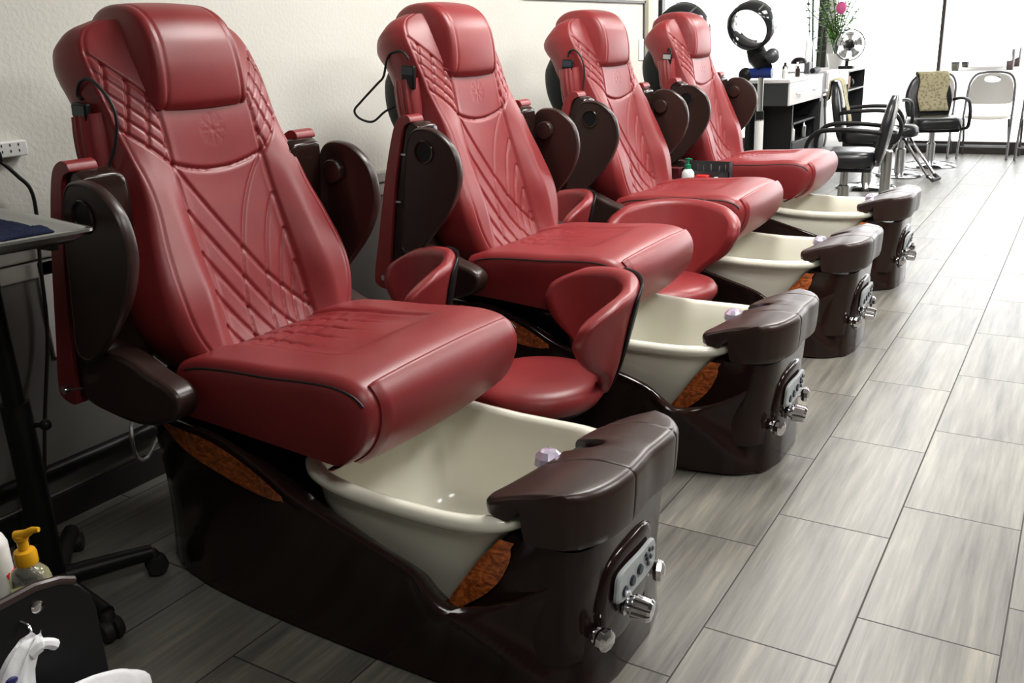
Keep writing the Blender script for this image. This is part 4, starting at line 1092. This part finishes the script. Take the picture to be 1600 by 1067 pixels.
def ring_dryer(x, y, z, deg, label, full=True):
    """ring-shaped hair processor on a pole"""
    t = empty('ring_dryer', (x, y, 0)); tag(t, label, 'hair dryer', 'black ring hair processors on stands')
    ct = Vector((-.10 if full else 0, 0, z)); ax = Vector((math.cos(math.radians(deg)), math.sin(math.radians(deg)), -.42)).normalized()
    a = Vector((0,0,1)); a = (a-ax*a.dot(ax)).normalized(); b = ax.cross(a)
    R0 = .166; rings = []
    for q in np.linspace(0, 2*PI, 64, endpoint=False):
        d = a*math.cos(q)+b*math.sin(q)
        rings.append([tuple(ct+d*(R0+pr)+ax*pa) for pr, pa in ((-.010,-.075),(.006,-.085),(.024,-.07),(.030,0),(.024,.065),(.006,.08),(-.008,.07),(-.012,0))])
    rings.append(rings[0])
    MB().loft(rings, cap=(False, False)).build('ring', mat('black_gloss', (.016,.017,.02,1), .12, coat=.5), t, angle=60)
    for q in (.35, 5.6):
        d = a*math.cos(q)+b*math.sin(q); d2 = a*math.cos(q+.06)+b*math.sin(q+.06)
        rr = [[tuple(ct+dd*(R0+.0315+s)+ax*pa) for pa, s in ((-.07,-.006),(0,0),(.065,-.006))] for dd in (d, (d+d2).normalized(), d2)]
        MB().loft(rr, closed=False).build('trim_band', M_STEEL, t)
    lo = ct-a*(R0+.03)
    MB().tube([tuple(lo+a*.02), tuple(lo-a*.08+Vector((.02,0,0))), (.03, 0, z-.34)], [.07,.085,.06], 20).build('housing', M_BLACK, t)
    MB().ball((.09, -.02, z-.24), .058, 20, (1, 1, 1.05)).build('motor_pod', M_GREYMETAL, t)
    MB().tube([(-.10,0,z-.375),(.09,0,z-.375)], .042, 18).build('control_head', M_BLUE, t)
    MB().ball((-.13, -.01, z-.385), .058, 18).build('end_knob', M_BLACK, t)
    MB().tube([(0,0,.66),(0,0,z-.36)], .024, 16).build('upper_pole', M_STEEL, t)
    MB().lathe([(0,.64),(.036,.64),(.036,.72),(0,.72)], 18).build('clamp', M_BLACK, t, angle=30)
    MB().tube([(0,0,.06),(0,0,.65)], .036, 16).build('lower_pole', M_WHITEP, t)
    for k in range(5):
        q = 2*PI*k/5; MB().tube([(0,0,.075),(.30*math.cos(q),.30*math.sin(q),.045)], [.022,.015], 10).ball((.30*math.cos(q),.30*math.sin(q),.024), .024, 12).build('leg', M_BLACK, t)
ring_dryer(-1.74, 6.0, 1.40, -98, 'black ring hair processor on a white pole, beside the drawers')
ring_dryer(-2.0, 4.9, 1.375, -98, 'black ring hair processor peeking above the farthest pedicure chair', False)
gb = empty('green_bottle', (-1.80, 3.70, 0)); 
tag(gb, 'small green bottle on a ledge behind the third chair', 'bottle')
gb.location.z = .846
gb.location.x = -1.872
MB().lathe([(0,0),(.016,0),(.018,.005),(.018,.045),(.007,.06),(.006,.085),(0,.086)], 16).build('body', M_GREEN, gb)
MB().lathe([(0,.085),(.008,.085),(.008,.10),(0,.10)], 14).build('cap', M_WHITEP, gb)

# parked car outside, bleached by the daylight
def car():
    t = empty('parked_car', (-2.60, 34.0, -.06), -PI/2); tag(t, 'pale silver car parked outside beyond the bright window', 'car')
    prof = [(-2.1,.30),(-2.15,.62),(-1.95,.82),(-1.2,.92),(-.55,1.38),(.75,1.42),(1.55,.98),(2.05,.90),(2.15,.60),(2.1,.30)]
    rings = []
    for y, k in ((-.86,.97),(-.80,1),(.80,1),(.86,.97)):
        rings.append([(x*k, y*(1 if z < .95 else .86), .30+(z-.30)*k) for x, z in prof])
    MB().loft(rings).build('body', M_CAR, t, bevel=.05, seg=3)
    MB().prism([(-1.12,.95),(-.54,1.30),(.02,1.33),(.02,.95)], 'y', -.80, .80).build('front_window', M_CARGLASS, t, smooth=False, loc=(0,0,0))
    MB().prism([(.08,.95),(.08,1.33),(.72,1.34),(1.38,.99)], 'y', -.80, .80).build('rear_window', M_CARGLASS, t, smooth=False)
    MB().add([(.80,-.62,1.385),(.80,.62,1.385),(1.56,.74,1.0),(1.56,-.74,1.0),(.78,-.62,1.36),(.78,.62,1.36),(1.52,.74,.97),(1.52,-.74,.97)], [(0,1,2,3),(7,6,5,4),(0,4,5,1),(1,5,6,2),(2,6,7,3),(3,7,4,0)]).build('windshield', M_CARGLASS, t, smooth=False)
    for x in (-1.35, 1.35):
        for y in (-.80, .80):
            MB().lathe([(0,-.1),(.22,-.1),(.32,-.09),(.32,.09),(.22,.1),(0,.1)], 28, (x, y, .32), (0,1,0)).build('wheel', M_RUBBER, t, angle=30)
car()
